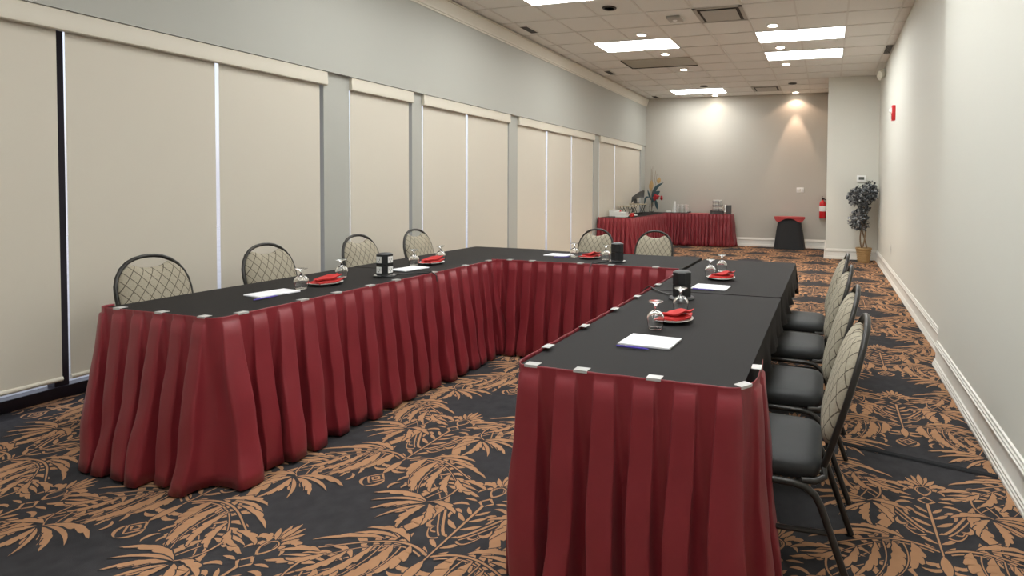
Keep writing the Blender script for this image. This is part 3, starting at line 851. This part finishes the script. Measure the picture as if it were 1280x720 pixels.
CH = [
    (-3.68, 2.44, -PI / 2, 'round-back lattice chair nearest the camera on the left side, by the wide blind', 'left'),
    (-3.68, 3.19, -PI / 2, 'round-back lattice chair second from the near end of the left side', 'left'),
    (-3.68, 4.05, -PI / 2, 'round-back lattice chair in front of the first grey pier, behind the outlet tower', 'left'),
    (-3.68, 4.78, -PI / 2, 'round-back lattice chair furthest along the left side, by the second pier', 'left'),
    (-2.345, 5.23, PI, 'round-back lattice chair at the far table, behind the red napkin plate', 'far'),
    (-1.70, 5.23, PI, 'round-back lattice chair at the far table, in front of the buffet corner', 'far'),
    (-.20, 2.12, PI / 2, 'charcoal-seat banquet chair closest to the camera on the right side', 'right'),
    (-.20, 2.76, PI / 2, 'charcoal-seat banquet chair second from the camera on the right side', 'right'),
    (-.20, 3.48, PI / 2, 'charcoal-seat banquet chair third from the camera on the right side', 'right'),
    (-.20, 4.12, PI / 2, 'charcoal-seat banquet chair furthest from the camera on the right side', 'right')]
for i, (x, y, rz, lb, side) in enumerate(CH):
    o = proto if i == 0 else copy_tree(proto)
    o.location = (x, y, 0); o.rotation_euler = (0, 0, rz)
    tag(o, lb, 'chair', {'left': 'chairs on the left side of the U', 'far': 'chairs behind the far table', 'right': 'chairs on the right side of the U'}[side])

# ------------------------------------------------------------------ place settings
ZT = .7585
def make_goblet():
    p = [(.030, 0), (.0315, .004), (.036, .02), (.0385, .038), (.0365, .054), (.028, .068), (.014, .077), (.0065, .083), (.0055, .095), (.007, .104), (.018, .110), (.030, .1135), (.0325, .1155),
         (.0325, .118), (.028, .1185), (.001, .1165)]
    inn = [(.001, .0735), (.012, .0715), (.0255, .0635), (.0340, .052), (.0362, .038), (.034, .02), (.0295, .005), (.0288, 0)]
    g = MB(); prof = p[::-1][:0]
    full = [(.0288, 0)] + []
    n = 32; prof = inn + p
    g.lathe(prof, n=n)
    # drop the automatic caps made for open ends
    g.f = [f for f in g.f if len(f) == 4]; g.m = [0] * len(g.f)
    return g.build('goblet', M['glass'], smooth=True, angle=70)
def make_plate():
    g = MB(); g.lathe([(.001, .003), (.055, .003), (.062, .006), (.088, .014), (.092, .016), (.091, .0175), (.086, .0165), (.062, .009), (.055, .006), (.001, .006)], n=48)
    return g.build('plate', M['plate'], smooth=True, angle=60)
def make_napkin(seed=0):
    rnd = random.Random(seed); g = MB()
    def slab(cx, cy, w, d, z, th, rz, lift, nx=10, ny=8):
        vs = []; fs = []
        for sgn in (1, 0):
            for j in range(ny + 1):
                for i in range(nx + 1):
                    u, v = i / nx - .5, j / ny - .5
                    zz = z + lift * (u + .5) ** 2 + .010 * math.cos(u * 4.2) * math.cos(v * 3) + .004 * math.sin(7 * u + 5 * v + seed) + (th if sgn else 0)
                    e = 1 - .06 * (1 - sgn)
                    x, y = u * w * e, v * d * e
                    c, s = math.cos(rz), math.sin(rz)
                    vs.append((cx + x * c - y * s, cy + x * s + y * c, max(zz, .008)))
        A_ = (nx + 1) * (ny + 1)
        for j in range(ny):
            for i in range(nx):
                a = j * (nx + 1) + i; fs.append((a, a + 1, a + nx + 2, a + nx + 1)); fs.append((A_ + a, A_ + a + nx + 1, A_ + a + nx + 2, A_ + a + 1))
        for i in range(nx):
            a = i; fs.append((a, A_ + a, A_ + a + 1, a + 1)); a = ny * (nx + 1) + i; fs.append((a, a + 1, A_ + a + 1, A_ + a))
        for j in range(ny):
            a = j * (nx + 1); b = a + nx + 1; fs.append((a, b, A_ + b, A_ + a)); a += nx; b += nx; fs.append((a, A_ + a, A_ + b, b))
        g.add(vs, fs)
    slab(0, 0, .150, .100, .006, .009, .15, .010)
    slab(.012, .006, .120, .085, .020, .008, -.25, .022)
    o = g.build('napkin', M['napkin'], smooth=True, angle=60); return o
gob, pla, nap = make_goblet(), make_plate(), make_napkin()
first = {'g': True, 'p': True, 'n': True}
def put(src, key, loc, rz, label, cat, group, s=1.0):
    o = src if first[key] else src.copy()
    if not first[key]: COL.objects.link(o)
    first[key] = False
    o.location = loc; o.rotation_euler = (0, 0, rz); o.scale = (s, s, s)
    return tag(o, label, cat, group)
SET = [ # plate, goblet A, goblet B, napkin angle
    ((-2.915, 2.705), (-2.925, 2.545), (-3.045, 2.945), PI * .42, 'on the near left table', ('beside the notepad', 'behind the plate'), 0),
    ((-2.920, 3.665), (-3.000, 3.565), (-2.99, 3.86), PI * .45, 'on the far left corner table', ('left of the plate', 'right of the plate'), .002),
    ((-1.925, 4.400), (-2.085, 4.44), (-1.765, 4.37), 0, 'on the far table of the U', ('left of the plate', 'touching the power tower'), .004),
    ((-.668, 2.480), (-.706, 2.325), (-.684, 2.675), 0, 'on the near right table', ('in front of the plate', 'behind the plate by the tower'), 0),
    ((-.672, 3.705), (-.762, 3.785), (-.735, 4.07), 0, 'on the far right table', ('left of the plate', 'behind the plate'), .003)]
for (pp, a, b, rz, where, gw, lift) in SET:
    put(pla, 'p', (pp[0], pp[1], ZT + lift - .001), 0, 'white side plate under a red napkin ' + where, 'plate', 'side plates at the place settings')
    put(nap, 'n', (pp[0] - .0, pp[1], ZT + lift + .004), rz, 'folded red napkin on the plate ' + where, 'napkin', 'red napkins on the plates', 1.1)
    for q, w in zip((a, b), gw):
        put(gob, 'g', (q[0], q[1], ZT + lift + .0005), 0, 'upside-down clear stem goblet ' + w + ' ' + where, 'glass', 'upturned goblets on the tables')
# notepads & pens
PAD = [((-2.935, 2.375), 1.42, 0, 'on the near left table'), ((-2.88, 3.38), 1.42, 0.002, 'behind the outlet tower on the left row'),
       ((-2.26, 4.49), -.06, .004, 'on the far table of the U'), ((-.662, 2.107), -.06, 0, 'on the near right table'), ((-.672, 3.365), -.06, .003, 'on the far right table')]
for (x, y), rz, lift, where in PAD:
    g = MB(); g.box(-.106, .106, -.075, .075, 0, .004); g.box(-.104, .107, -.074, .077, .0042, .0065)
    o = g.build('notepad', M['paper']); o.location = (x, y, ZT + lift + .0003); o.rotation_euler = (0, 0, rz)
    tag(o, 'white notepad ' + where, 'notepad', 'white notepads at the place settings')
PEN = [((-2.845, 2.265), 1.55, 0, 'beside the notepad on the near left table'), ((-2.17, 4.37), .5, .004, 'beside the notepad on the far table'),
       ((-.70, 2.004), -.08, 0, 'lying along the notepad nearest the camera'), ((-.700, 3.270), -.05, .003, 'lying along the notepad on the far right table')]
for (x, y), rz, lift, where in PEN:
    e = empty('pen', (x, y, ZT + lift + .0045), rz); tag(e, 'purple ballpoint pen ' + where, 'pen', 'purple pens by the notepads')
    g = MB(); g.tube([(-.065, 0, 0), (.05, 0, 0), (.062, 0, 0), (.070, 0, 0)], [.004, .004, .0028, .0008], 8); g.build('barrel', M['pen'], e, smooth=True)
    g = MB(); g.box(-.066, -.030, -.001, .001, .0035, .0055); g.build('clip', M['silver'], e)

# ------------------------------------------------------------------ power towers
def tower(loc, rz, label, cord, rim=True):
    e = empty('power_tower', loc, rz); tag(e, label, 'power tower', 'black desktop power towers')
    g = MB(); g.lathe([(.001, 0), (.070, 0), (.072, .004), (.066, .008), (.052, .012), (.048, .016)], n=32); g.build('base', M['cord'], e, smooth=True)
    g = MB(); g.lathe([(.0665, .0085), (.0675, .0092), (.054, .0128), (.053, .0122)], n=32); g.build('rim', M['silver' if rim else 'cord'], e, smooth=True)
    g = MB(); a, c = .047, .024
    oc = [(a, -a + c), (a, a - c), (a - c, a), (-a + c, a), (-a, a - c), (-a, -a + c), (-a + c, -a), (a - c, -a)]
    for z0, z1 in ((.014, .078), (.081, .146)):
        g.add([(x, y, z) for z in (z0, z1) for x, y in oc], [tuple(range(8))[::-1], tuple(range(8, 16))] + [(k, (k + 1) % 8, 8 + (k + 1) % 8, 8 + k) for k in range(8)])
    b = a - .002
    g.box(-b + .01, b - .01, -b + .01, b - .01, .077, .082)
    g.build('body', M['cord'], e)
    g = MB(); g.lathe([(.047, .146), (.044, .150), (.030, .155), (.001, .157)], n=24); g.build('cap', M['dkgrey'], e, smooth=True)
    for ang in (0, PI / 2):
        for z in (.046, .113):
            p = MB(); Rm = Matrix.Rotation(ang, 3, 'Z')
            t = MB(); t.box(a, a + .002, -.020, .020, z - .021, z + .021)
            p.add([tuple(Rm @ Vector(v)) for v in t.v], t.f); s = p.build('socket', M['white'], e)
            t = MB(); t.box(a + .002, a + .0025, -.009, -.006, z - .004, z + .008); t.box(a + .002, a + .0025, .006, .009, z - .004, z + .008); t.box(a + .002, a + .0025, -.003, .003, z - .013, z - .008)
            p = MB(); p.add([tuple(Rm @ Vector(v)) for v in t.v], t.f); p.build('slots', M['slot'], s)
    Ri = Matrix.Rotation(-rz, 3, 'Z')
    g = MB(); g.tube([tuple(Ri @ (Vector(p) - Vector(loc))) for p in cord], .004, 8); g.build('cord', M['cord'], e, smooth=True)
zc = ZT + .005
tower((-.762, 3.0, ZT), math.radians(59), 'black power tower showing plain dark faces, on the near right table', [(-.80, 3.04, zc), (-.86, 3.07, zc), (-.93, 3.13, zc), (-.985, 3.19, zc + .003), (-1.012, 3.20, zc + .016), (-1.05, 3.20, zc - .01), (-1.056, 3.20, zc - .05)], rim=False)
tower((-2.825, 3.08, ZT), math.radians(-92), 'black power tower with four white sockets, on the near left table', [(-2.80, 3.13, zc), (-2.74, 3.20, zc), (-2.68, 3.23, zc), (-2.61, 3.24, zc + .004), (-2.585, 3.24, zc + .015), (-2.545, 3.24, zc - .01), (-2.538, 3.24, zc - .05)])
tower((-1.625, 4.27, ZT + .004), math.radians(66), 'small black power tower on the far table of the U beside a goblet', [(-1.66, 4.25, zc + .004), (-1.70, 4.22, zc + .004), (-1.73, 4.14, zc + .004), (-1.74, 4.055, zc + .006), (-1.74, 4.03, zc + .016), (-1.74, 3.985, zc - .01), (-1.74, 3.98, zc - .05)])

# floor cable cover
g = MB(); 
for (a, b) in (((-.45, 3.27), (.80, 3.01)),):
    d = (Vector(b) - Vector(a)).normalized(); nr = Vector((-d.y, d.x)); pr2 = [(-.021, .0030), (-.013, .008), (.013, .008), (.021, .0030)]
    g.add([(p[0] + nr.x * o, p[1] + nr.y * o, z) for p in (a, b) for o, z in pr2], [(0, 1, 5, 4), (1, 2, 6, 5), (2, 3, 7, 6), (0, 4, 7, 3), (0, 3, 2, 1), (4, 5, 6, 7)])
o = g.build('cable_cover', M['rubber']); tag(o, 'flat black cable cover strip across the carpet to the right baseboard', 'cable cover')

# ------------------------------------------------------------------ buffet corner
BX0, BX1, BXE = -4.37, -3.68, -2.14
BY0, BY1, BYE = 10.37, 12.88, 13.34
table(BX0, BX1, BY0, BY1 - .05, 'folding table under the buffet skirt along the blinds', 'buffet tables')
table(BX0, BXE, BY1, BYE, 'folding table under the buffet skirt along the back wall', 'buffet tables')
g = MB()
P_ = [(BX0, BY0), (BX1, BY0), (BX1, BY1), (-3.20, BY1), (-3.20, BYE), (BX0, BYE)]
n = len(P_)
g.add([(x, y, z) for z in (T + .001, T + .006) for x, y in P_], [tuple(range(n))[::-1], tuple(range(n, 2 * n))] + [(k, (k + 1) % n, n + (k + 1) % n, n + k) for k in range(n)])
o = g.build('buffet_cloth', M['cloth']); tag(o, 'charcoal cloth on the corner of the buffet tables', 'tablecloth')
g = MB(); g.box(-3.20, BXE, BY1 - .003, BYE, T + .001, T + .007, bev=.002); o = g.build('buffet_cloth', M['redcloth']); tag(o, 'red cloth on the right part of the buffet', 'tablecloth')
BSK = [(BX0 - .0, BY0 + .10), (BX0 - .0, BY0), (BX1, BY0), (BX1, BY1 - .0), (BXE, BY1), (BXE, BYE - .02)]
assert right_is_out(BSK, (-4, 11))
skirt(BSK, 'long burgundy gathered skirt wrapping the L-shaped buffet tables', [], P=.085, A=.030, flare=.045, seed=21, top=.762, rad=.03, rows=13, group='buffet skirt')
ZB = T + .0075
# boxes
def carton(x, y, w, d, h, rz, label):
    e = empty('gift_box', (x, y, ZB), rz); tag(e, label, 'box', 'white boxes on the buffet')
    g = MB(); g.box(-w / 2, w / 2, -d / 2, d / 2, 0, h - .03, bev=.003); g.build('body', M['plate'], e)
    g = MB(); g.box(-w / 2 - .004, w / 2 + .004, -d / 2 - .004, d / 2 + .004, h - .045, h, bev=.003); g.build('lid', M['plate'], e)
carton(-4.245, 11.02, .20, .20, .125, .05, 'white lidded box at the near left end of the buffet')
carton(-3.99, 10.72, .22, .16, .105, .0, 'white lidded box in front, beside the crumpled red napkin on the buffet')
def crumple(x, y, r, h, label, z=ZB, m='napkin', nm='napkin', cat='napkin', seed=3):
    rnd = random.Random(seed); bm = bmesh.new(); bmesh.ops.create_icosphere(bm, subdivisions=3, radius=1)
    for v in bm.verts:
        k = 1 + .22 * math.sin(v.co.x * 7 + seed) * math.cos(v.co.y * 9) + rnd.uniform(-.06, .06)
        v.co = Vector((v.co.x * r * k, v.co.y * r * k, max(0, (v.co.z + .55) * h * .62 * k)))
    g = MB(); bm.verts.index_update(); g.add([v.co[:] for v in bm.verts], [[v.index for v in f.verts] for f in bm.faces]); bm.free()
    o = g.build(nm, M[m], smooth=True, angle=30); o.location = (x, y, z); return tag(o, label, cat)
crumple(-3.80, 10.80, .050, .085, 'crumpled red napkin beside the front white box on the buffet')
crumple(-4.10, 10.935, .030, .125, 'small red napkin standing between the two white boxes on the buffet', seed=5)
def stand(x, y, w, d, h, label, n=3):
    e = empty('serving_stand', (x, y, ZB)); tag(e, label, 'serving stand', 'wire-legged serving stands')
    g = MB(); g.box(-w / 2, w / 2, -d / 2, d / 2, h - .02, h, bev=.004); g.build('tray', M['rattan'], e)
    for s in (-1, 1):
        for q in (-1, 1):
            g = MB(); xx = q * w * .40; yy = s * d * .38
            g.tube([(xx, yy, h - .02), (xx - q * .07, yy, .04), (xx - q * .075, yy, .006)], .007, 6); g.tube([(xx - q * .09, yy, h - .02), (xx - q * .01, yy, .005)], .006, 6)
            g.build('leg', M['tube'], e, smooth=True)
stand(-4.185, 11.60, .34, .26, .20, 'rattan serving stand on crossed wire legs, behind the white boxes')
stand(-4.15, 12.22, .36, .24, .23, 'second rattan serving stand further back, carrying the dark leaf dish')
# dark leaf-shaped dish on the second stand
g = MB(); vs = []; fs = []; nx, ny = 14, 8
for sg in (0, 1):
    for i in range(nx + 1):
        u = i / nx; w = .075 * math.sin(PI * min(1, u * .92 + .06)) ** .6
        for j in range(ny + 1):
            v = j / ny * 2 - 1
            vs.append((-.13 + .27 * u, v * w, .045 + .10 * math.sin(u * 1.9) + .02 * u + .055 * v - .05 * (1 - v * v) * .6 + .010 * sg))
A_ = (nx + 1) * (ny + 1)
for i in range(nx):
    for j in range(ny):
        a = i * (ny + 1) + j; fs.append((a, a + 1, a + ny + 2, a + ny + 1)); fs.append((A_ + a, A_ + a + ny + 1, A_ + a + ny + 2, A_ + a + 1))
g.add(vs, fs); g.tube([(-.04, 0, .0), (-.04, 0, .07)], .03, 10); g.box(-.07, .03, -.04, .04, 0, .012)
o = g.build('leaf_dish', M['dkgrey'], smooth=True, angle=60); o.location = (-4.17, 12.22, ZB + .236); o.scale = (1.15, 1.3, 1.3); tag(o, 'dark grey curved leaf-shaped dish on the far serving stand', 'dish')
# plate stack under the stands
g = MB(); g.lathe([(.001, 0), (.09, 0), (.13, .012), (.128, .018), (.09, .008), (.001, .008)], n=32); o = g.build('serving_plate', M['plate'], smooth=True); o.location = (-3.98, 11.30, ZB); tag(o, 'white oval serving plate in front of the stands on the buffet', 'plate')
# vase with flowers
e = empty('flower_vase', (-4.06, 12.95, ZB)); tag(e, 'glass vase of red flower, teal leaves and tall dried stems in the buffet corner', 'flower arrangement')
g = MB(); g.lathe([(.04, 0), (.06, .01), (.065, .10), (.05, .2), (.045, .24), (.040, .24), (.044, .2), (.058, .1), (.05, .015), (.001, .012)], n=24); g.build('vase', M['glass'], e, smooth=True)
for (dx, dy, hh) in ((-.05, 0, 1.12), (-.02, .02, 1.05), (.02, .0, 1.10), (.12, .02, .92), (.10, -.02, 1.0)):
    g = MB(); g.tube([(0, 0, .03), (dx * .5, dy, hh * .5), (dx, dy, hh)], .004, 5); g.build('dried_stem', M['trunk'], e, smooth=True)
def blade(p0, p1, w, m, bend=(0, 0, 0), nm='leaf'):
    p0, p1, bend = Vector(p0), Vector(p1), Vector(bend); g = MB(); n = 8; vs = []
    d = (p1 - p0).normalized(); sd = d.cross(Vector((0, 1, 0))).normalized()
    if sd.length < .1: sd = Vector((1, 0, 0))
    for i in range(n + 1):
        t = i / n; p = p0.lerp(p1, t) + bend * math.sin(PI * t); ww = w * math.sin(PI * (t * .94 + .05)) ** .8 / 2
        vs += [tuple(p - sd * ww), tuple(p + Vector((0, -.012, 0)) * math.sin(PI * t)), tuple(p + sd * ww), tuple(p + Vector((0, .006, 0)))]
    fs = []
    for i in range(n):
        for k in range(4): fs.append((4 * i + k, 4 * i + (k + 1) % 4, 4 * i + 4 + (k + 1) % 4, 4 * i + 4 + k))
    g.add(vs, fs); g.build(nm, M[m], e, smooth=True)
blade((0, 0, .25), (.30, -.03, .72), .085, 'teal', (-.06, 0, .08)); blade((.02, 0, .3), (.21, -.02, .52), .11, 'teal', (0, 0, .04)); blade((.0, 0, .35), (-.17, -.05, .12), .05, 'teal', (-.05, 0, .12))
blade((.10, -.03, .32), (.16, -.05, .08), .075, 'teal'); blade((.0, 0, .2), (.04, -.03, .5), .08, 'teal', (.02, 0, 0)); blade((-.02, 0, .3), (-.10, -.02, .55), .05, 'teal')
blade((-.03, 0, .52), (.0, 0, .78), .11, 'tan', nm='dried_bloom'); blade((.16, 0, .70), (.19, 0, .85), .10, 'tan', nm='dried_bloom')
g = MB()
for k in range(9):
    a = k * 2.4; rr = .02 + .006 * k; g.lathe([(.001, -.03), (.03, -.012), (.034, .008), (.018, .024), (.001, .026)], c=(.12 + rr * math.cos(a), -.06, .37 + rr * math.sin(a)), n=8)
g.build('flower', M['flower'], e, smooth=True)
g = MB(); g.lathe([(.001, -.06), (.03, -.03), (.035, .0), (.02, .05), (.001, .06)], c=(.255, -.03, .355), n=12); g.build('flower_bud', M['flower'], e, smooth=True)
g = MB(); g.tube([(0, 0, .1), (.05, -.02, .3), (.12, -.04, .36)], .005, 6); g.tube([(0, 0, .1), (.12, -.01, .38), (.24, -.02, .40)], .004, 6); g.build('stem', M['teal'], e, smooth=True)
# napkins and cups on a black tray
g = MB(); g.box(-3.70, -3.17, 12.93, 13.28, ZB, ZB + .010, bev=.003); g.box(-3.70, -3.17, 12.93, 12.94, ZB + .010, ZB + .02); g.box(-3.18, -3.17, 12.93, 13.28, ZB + .010, ZB + .035)
o = g.build('serving_tray', M['dkgrey']); tag(o, 'flat black tray holding white cups on the buffet', 'tray')
def fan_napkin(x, y, h, w, label):
    g = MB(); vs = []; n = 10
    for j in range(6):
        t = j / 5
        for k in range(n):
            a = 2 * PI * k / n; r_ = w * (1 - .62 * t) * (1 + .25 * (k % 2)) ; vs.append((r_ * math.cos(a), r_ * .6 * math.sin(a), h * t))
    fs = [(j * n + k, j * n + (k + 1) % n, (j + 1) * n + (k + 1) % n, (j + 1) * n + k) for j in range(5) for k in range(n)] + [tuple(range(n))[::-1], tuple(5 * n + k for k in range(n))]
    g.add(vs, fs); o = g.build('paper_napkin', M['plate'], smooth=True, angle=30); o.location = (x, y, ZB + .0105); tag(o, label, 'napkin')
fan_napkin(-3.520, 13.08, .27, .052, 'tall white standing napkin beside the cup stacks on the tray')
g = MB(); g.box(-.055, .055, -.07, .07, 0, .045, bev=.004); o = g.build('paper_napkin', M['plate']); o.location = (-3.650, 13.03, ZB + .0105); o.rotation_euler = (0, 0, .2); tag(o, 'low white stack of paper napkins at the left end of the tray', 'napkin')
def cup_mesh():
    g = MB()
    for k in range(1): g.lathe([(.020, 0), (.022, .004), (.034, .055), (.036, .058), (.034, .058), (.021, .006), (.001, .005)], n=20)
    g.tube([(.033, 0, .045), (.050, 0, .042), (.050, 0, .020), (.028, 0, .016)], .004, 6)
    return g
cm_ = cup_mesh().build('cup', M['plate'], smooth=True, angle=60); k_ = 0
rown = ('bottom', 'middle', 'top'); coln = ('left', 'centre', 'right')
for lv in range(3):
    for cx in range(3):
        o = cm_ if k_ == 0 else cm_.copy()
        if k_: COL.objects.link(o)
        k_ += 1
        o.location = (-3.44 + cx * .100, 13.06, ZB + .0105 + lv * .066); o.rotation_euler = (0, 0, .5); o.scale = (1.24, 1.24, 1.12)
        tag(o, 'white coffee cup, %s cup of the %s stack on the buffet tray' % (rown[lv], coln[cx]), 'cup', 'stacked white cups on the tray')
# tiered condiment rack
e = empty('condiment_rack', (-2.47, 13.05, ZB)); tag(e, 'three-tier wire rack of white packets in a dark box on the buffet', 'rack')
g = MB(); g.box(-.155, .135, -.09, .09, 0, .008); g.box(-.155, .135, -.09, -.084, 0, .07); g.box(-.155, .135, .084, .09, 0, .07); g.box(-.16, -.154, -.09, .09, 0, .085); g.box(.13, .136, -.09, .09, 0, .07); g.build('box', M['dkgrey'], e)
for x_ in (-.11, .10):
    g = MB(); g.tube([(x_, 0, .01), (x_, 0, .33)], .007, 8); g.build('post', M['silver'], e, smooth=True)
for z in (.11, .20, .29):
    g = MB(); g.box(-.115, .105, -.06, .06, z - .03, z - .026); g.tube([(-.115, -.06, z + .005), (.105, -.06, z + .005), (.105, .06, z + .005), (-.115, .06, z + .005)], .005, 6, closed=True); g.build('tier', M['dkgrey'], e)
    for k in range(3):
        g = MB(); g.box(-.10 + k * .07, -.045 + k * .07, -.045, .045, z - .026, z + .040, bev=.004); g.build('packets', M['plate'], e)
e = empty('sugar_caddy', (-2.24, 13.05, ZB)); tag(e, 'small dark caddy stuffed with a white napkin at the right end of the buffet', 'caddy')
g = MB(); g.box(-.03, .085, -.06, .06, 0, .21, bev=.004); g.build('holder', M['dkgrey'], e)
g = MB()
for k in range(4): g.lathe([(.001, -.03), (.026, -.012), (.03, .008), (.012, .03), (.001, .032)], c=(-.045 + .01 * (k % 2), -.03, .05 + .045 * k), n=8)
g.build('paper_napkin', M['plate'], e, smooth=True)

# ------------------------------------------------------------------ black draped stand with red cloth tray
e = empty('tray_stand', (-.825, 13.06, 0)); tag(e, 'small black-draped stand against the back wall under the warm scallop', 'stand')
g = MB(); n = 48; vs = []; R = 10
for j in range(R + 1):
    t = j / R; hw = .235 + .105 * t ** .8; hd = .16 + .05 * t; z = .70 - (.70 - .008) * t
    for k in range(n):
        a = 2 * PI * k / n; c_, s_ = math.cos(a), math.sin(a); ex = .35
        x = math.copysign(abs(c_) ** ex, c_); y = math.copysign(abs(s_) ** ex, s_); w = 1 + .035 * t * math.sin(a * 9) + .02 * t * math.sin(a * 17)
        vs.append((x * hw * w, y * hd * w, z))
fs = [(j * n + k, (j + 1) * n + k, (j + 1) * n + (k + 1) % n, j * n + (k + 1) % n) for j in range(R) for k in range(n)] + [tuple(range(n))]
g.add(vs, fs); g.build('drape', M['blackcloth'], e, smooth=True, angle=60)
e = empty('serving_tray', (-.825, 13.04, .702)); tag(e, 'oval tray covered by a red cloth on top of the black stand', 'tray')
g = MB(); g.lathe([(.001, 0), (.25, 0), (.335, .022), (.335, .028), (.25, .008), (.001, .008)], n=40, sy=.62); g.build('tray', M['dkgrey'], e, smooth=True)
g = MB(); vs = []; N = 48
for j in range(5):
    t = j / 4
    for k in range(N):
        a = 2 * PI * k / N; c_, s_ = math.cos(a), math.sin(a); cor = abs(math.sin(2 * a + .0)) ** 3
        drop = (.035 + .085 * cor) * t; rx = .338 + .006 * t; ry = .212
        vs.append((c_ * rx * (1 - .0 * t), s_ * (ry + .005 * t), .032 - drop))
vs2 = [(0, 0, .034)]
fs = [(j * N + k, (j + 1) * N + k, (j + 1) * N + (k + 1) % N, j * N + (k + 1) % N) for j in range(4) for k in range(N)]
vs += vs2; fs += [(len(vs) - 1, k, (k + 1) % N) for k in range(N)]
g.add(vs, fs); g.build('cloth_cover', M['redcloth'], e, smooth=True, angle=60)

# ------------------------------------------------------------------ artificial tree
e = empty('potted_tree', (.655, 11.20, 0)); tag(e, 'grey-green artificial tree in a wicker basket in the back right corner', 'potted plant')
g = MB(); g.lathe([(.10, .001), (.105, .01), (.115, .10), (.135, .24), (.146, .25), (.150, .262), (.146, .276), (.136, .276), (.130, .25), (.001, .235)], n=36); bk = g.build('basket', M['basket'], e, smooth=True)
g = MB()
for z, rr in ((.05, .112), (.09, .117), (.13, .122), (.17, .128), (.21, .134)): g.tube([(rr * math.cos(2 * PI * k / 36), rr * math.sin(2 * PI * k / 36), z) for k in range(36)], .006, 6, closed=True)
g.build('woven_band', M['basket'], bk, smooth=True)
g = MB(); g.lathe([(.128, .245), (.06, .262), (.001, .27)], n=24); g.build('moss', M['soil'], e, smooth=True)
for ph in (0, 2.1, 4.2):
    g = MB(); pts = []
    for k in range(22):
        t = k / 21; z = .25 + t * .95; rr = .045 * (1 - t * .7) + .012
        pts.append((rr * math.cos(ph + t * 5) - .02 * math.sin(t * 4), rr * math.sin(ph + t * 5), z))
    g.tube(pts, [.015 - .008 * k / 21 for k in range(22)], 8); g.build('trunk', M['trunk'], e, smooth=True)
rnd = random.Random(5)
def leafball(cx, cy, cz, rx, ry, rz_, n, name, mi):
    g = MB()
    for _ in range(n):
        while True:
            a, b, c_ = [rnd.uniform(-1, 1) for _ in range(3)]
            q = a * a + b * b + c_ * c_
            if .18 < q < 1: break
        p = Vector((cx + a * rx, cy + b * ry, cz + c_ * rz_)); d = Vector((rnd.uniform(-1, 1), rnd.uniform(-1, 1), rnd.uniform(-1.0, .5))).normalized()
        s_ = d.cross(Vector((rnd.uniform(-1, 1), rnd.uniform(-1, 1), rnd.uniform(-1, 1)))).normalized(); ln = rnd.uniform(.045, .075); w = ln * .36
        up = d.cross(s_) * .006
        p.x = min(p.x, .19)
        vs = [p, p + d * ln * .5 + s_ * w, p + d * ln, p + d * ln * .5 - s_ * w, p + d * ln * .5 + up]
        g.add([tuple(v) for v in vs], [(0, 1, 4), (1, 2, 4), (2, 3, 4), (3, 0, 4)], 0 if rnd.random() < .62 else 1)
    o = g.build(name, [M['foliage'], M['foliage2']], e); o['kind'] = 'stuff' if False else ''
    del o['kind']
leafball(-.06, 0, 1.24, .26, .20, .19, 620, 'foliage', 0)
leafball(.09, 0, 1.34, .16, .18, .17, 380, 'foliage', 0)
leafball(-.09, 0, .80, .19, .17, .21, 430, 'foliage', 0)
leafball(-.03, 0, 1.02, .11, .11, .12, 110, 'foliage', 0)

# ------------------------------------------------------------------ world + camera
w = bpy.data.worlds.new('World'); S.world = w; w.use_nodes = True
bg = w.node_tree.nodes['Background']
sky = w.node_tree.nodes.new('ShaderNodeTexSky'); sky.sky_type = 'NISHITA'; sky.sun_disc = False
sky.sun_elevation = math.radians(40); sky.sun_rotation = math.radians(90); sky.air_density = 1.0; sky.dust_density = 4
mx = w.node_tree.nodes.new('ShaderNodeMix'); mx.data_type = 'RGBA'; mx.inputs['Factor'].default_value = .75
mx.inputs['B'].default_value = (2.6, 2.6, 2.9, 1)
w.node_tree.links.new(sky.outputs[0], mx.inputs['A']); w.node_tree.links.new(mx.outputs['Result'], bg.inputs['Color'])
bg.inputs['Strength'].default_value = .13

f, yaw, pitch, roll, sy, sx = 706.814, .287063765, -.0275519396, .0100462094, -106.509, 186.375
cyw, syw = math.cos(yaw), math.sin(yaw)
F = Vector((-syw * math.cos(pitch), cyw * math.cos(pitch), math.sin(pitch))); Rv = Vector((cyw, syw, 0)); U = Rv.cross(F)
c_, s_ = math.cos(roll), math.sin(roll); R2 = c_ * Rv + s_ * U; U2 = -s_ * Rv + c_ * U
cam = bpy.data.cameras.new('camera'); co = bpy.data.objects.new('camera', cam); COL.objects.link(co)
cam.sensor_width = 36; cam.lens = f / 1280 * 36; cam.shift_x = -sx / 1280; cam.shift_y = sy / 1280; cam.clip_start = .05
mw = Matrix(((R2.x, U2.x, -F.x, 0), (R2.y, U2.y, -F.y, 0), (R2.z, U2.z, -F.z, 1.36853), (0, 0, 0, 1)))
co.matrix_world = mw
S.camera = co
S.view_settings.view_transform = 'Standard'; S.view_settings.look = 'None'; S.view_settings.gamma = 1; S.view_settings.exposure = 1.64
S.view_settings.use_curve_mapping = False
S.cycles.use_denoising = True
S.cycles.max_bounces = 8; S.cycles.diffuse_bounces = 5; S.cycles.sample_clamp_indirect = 6
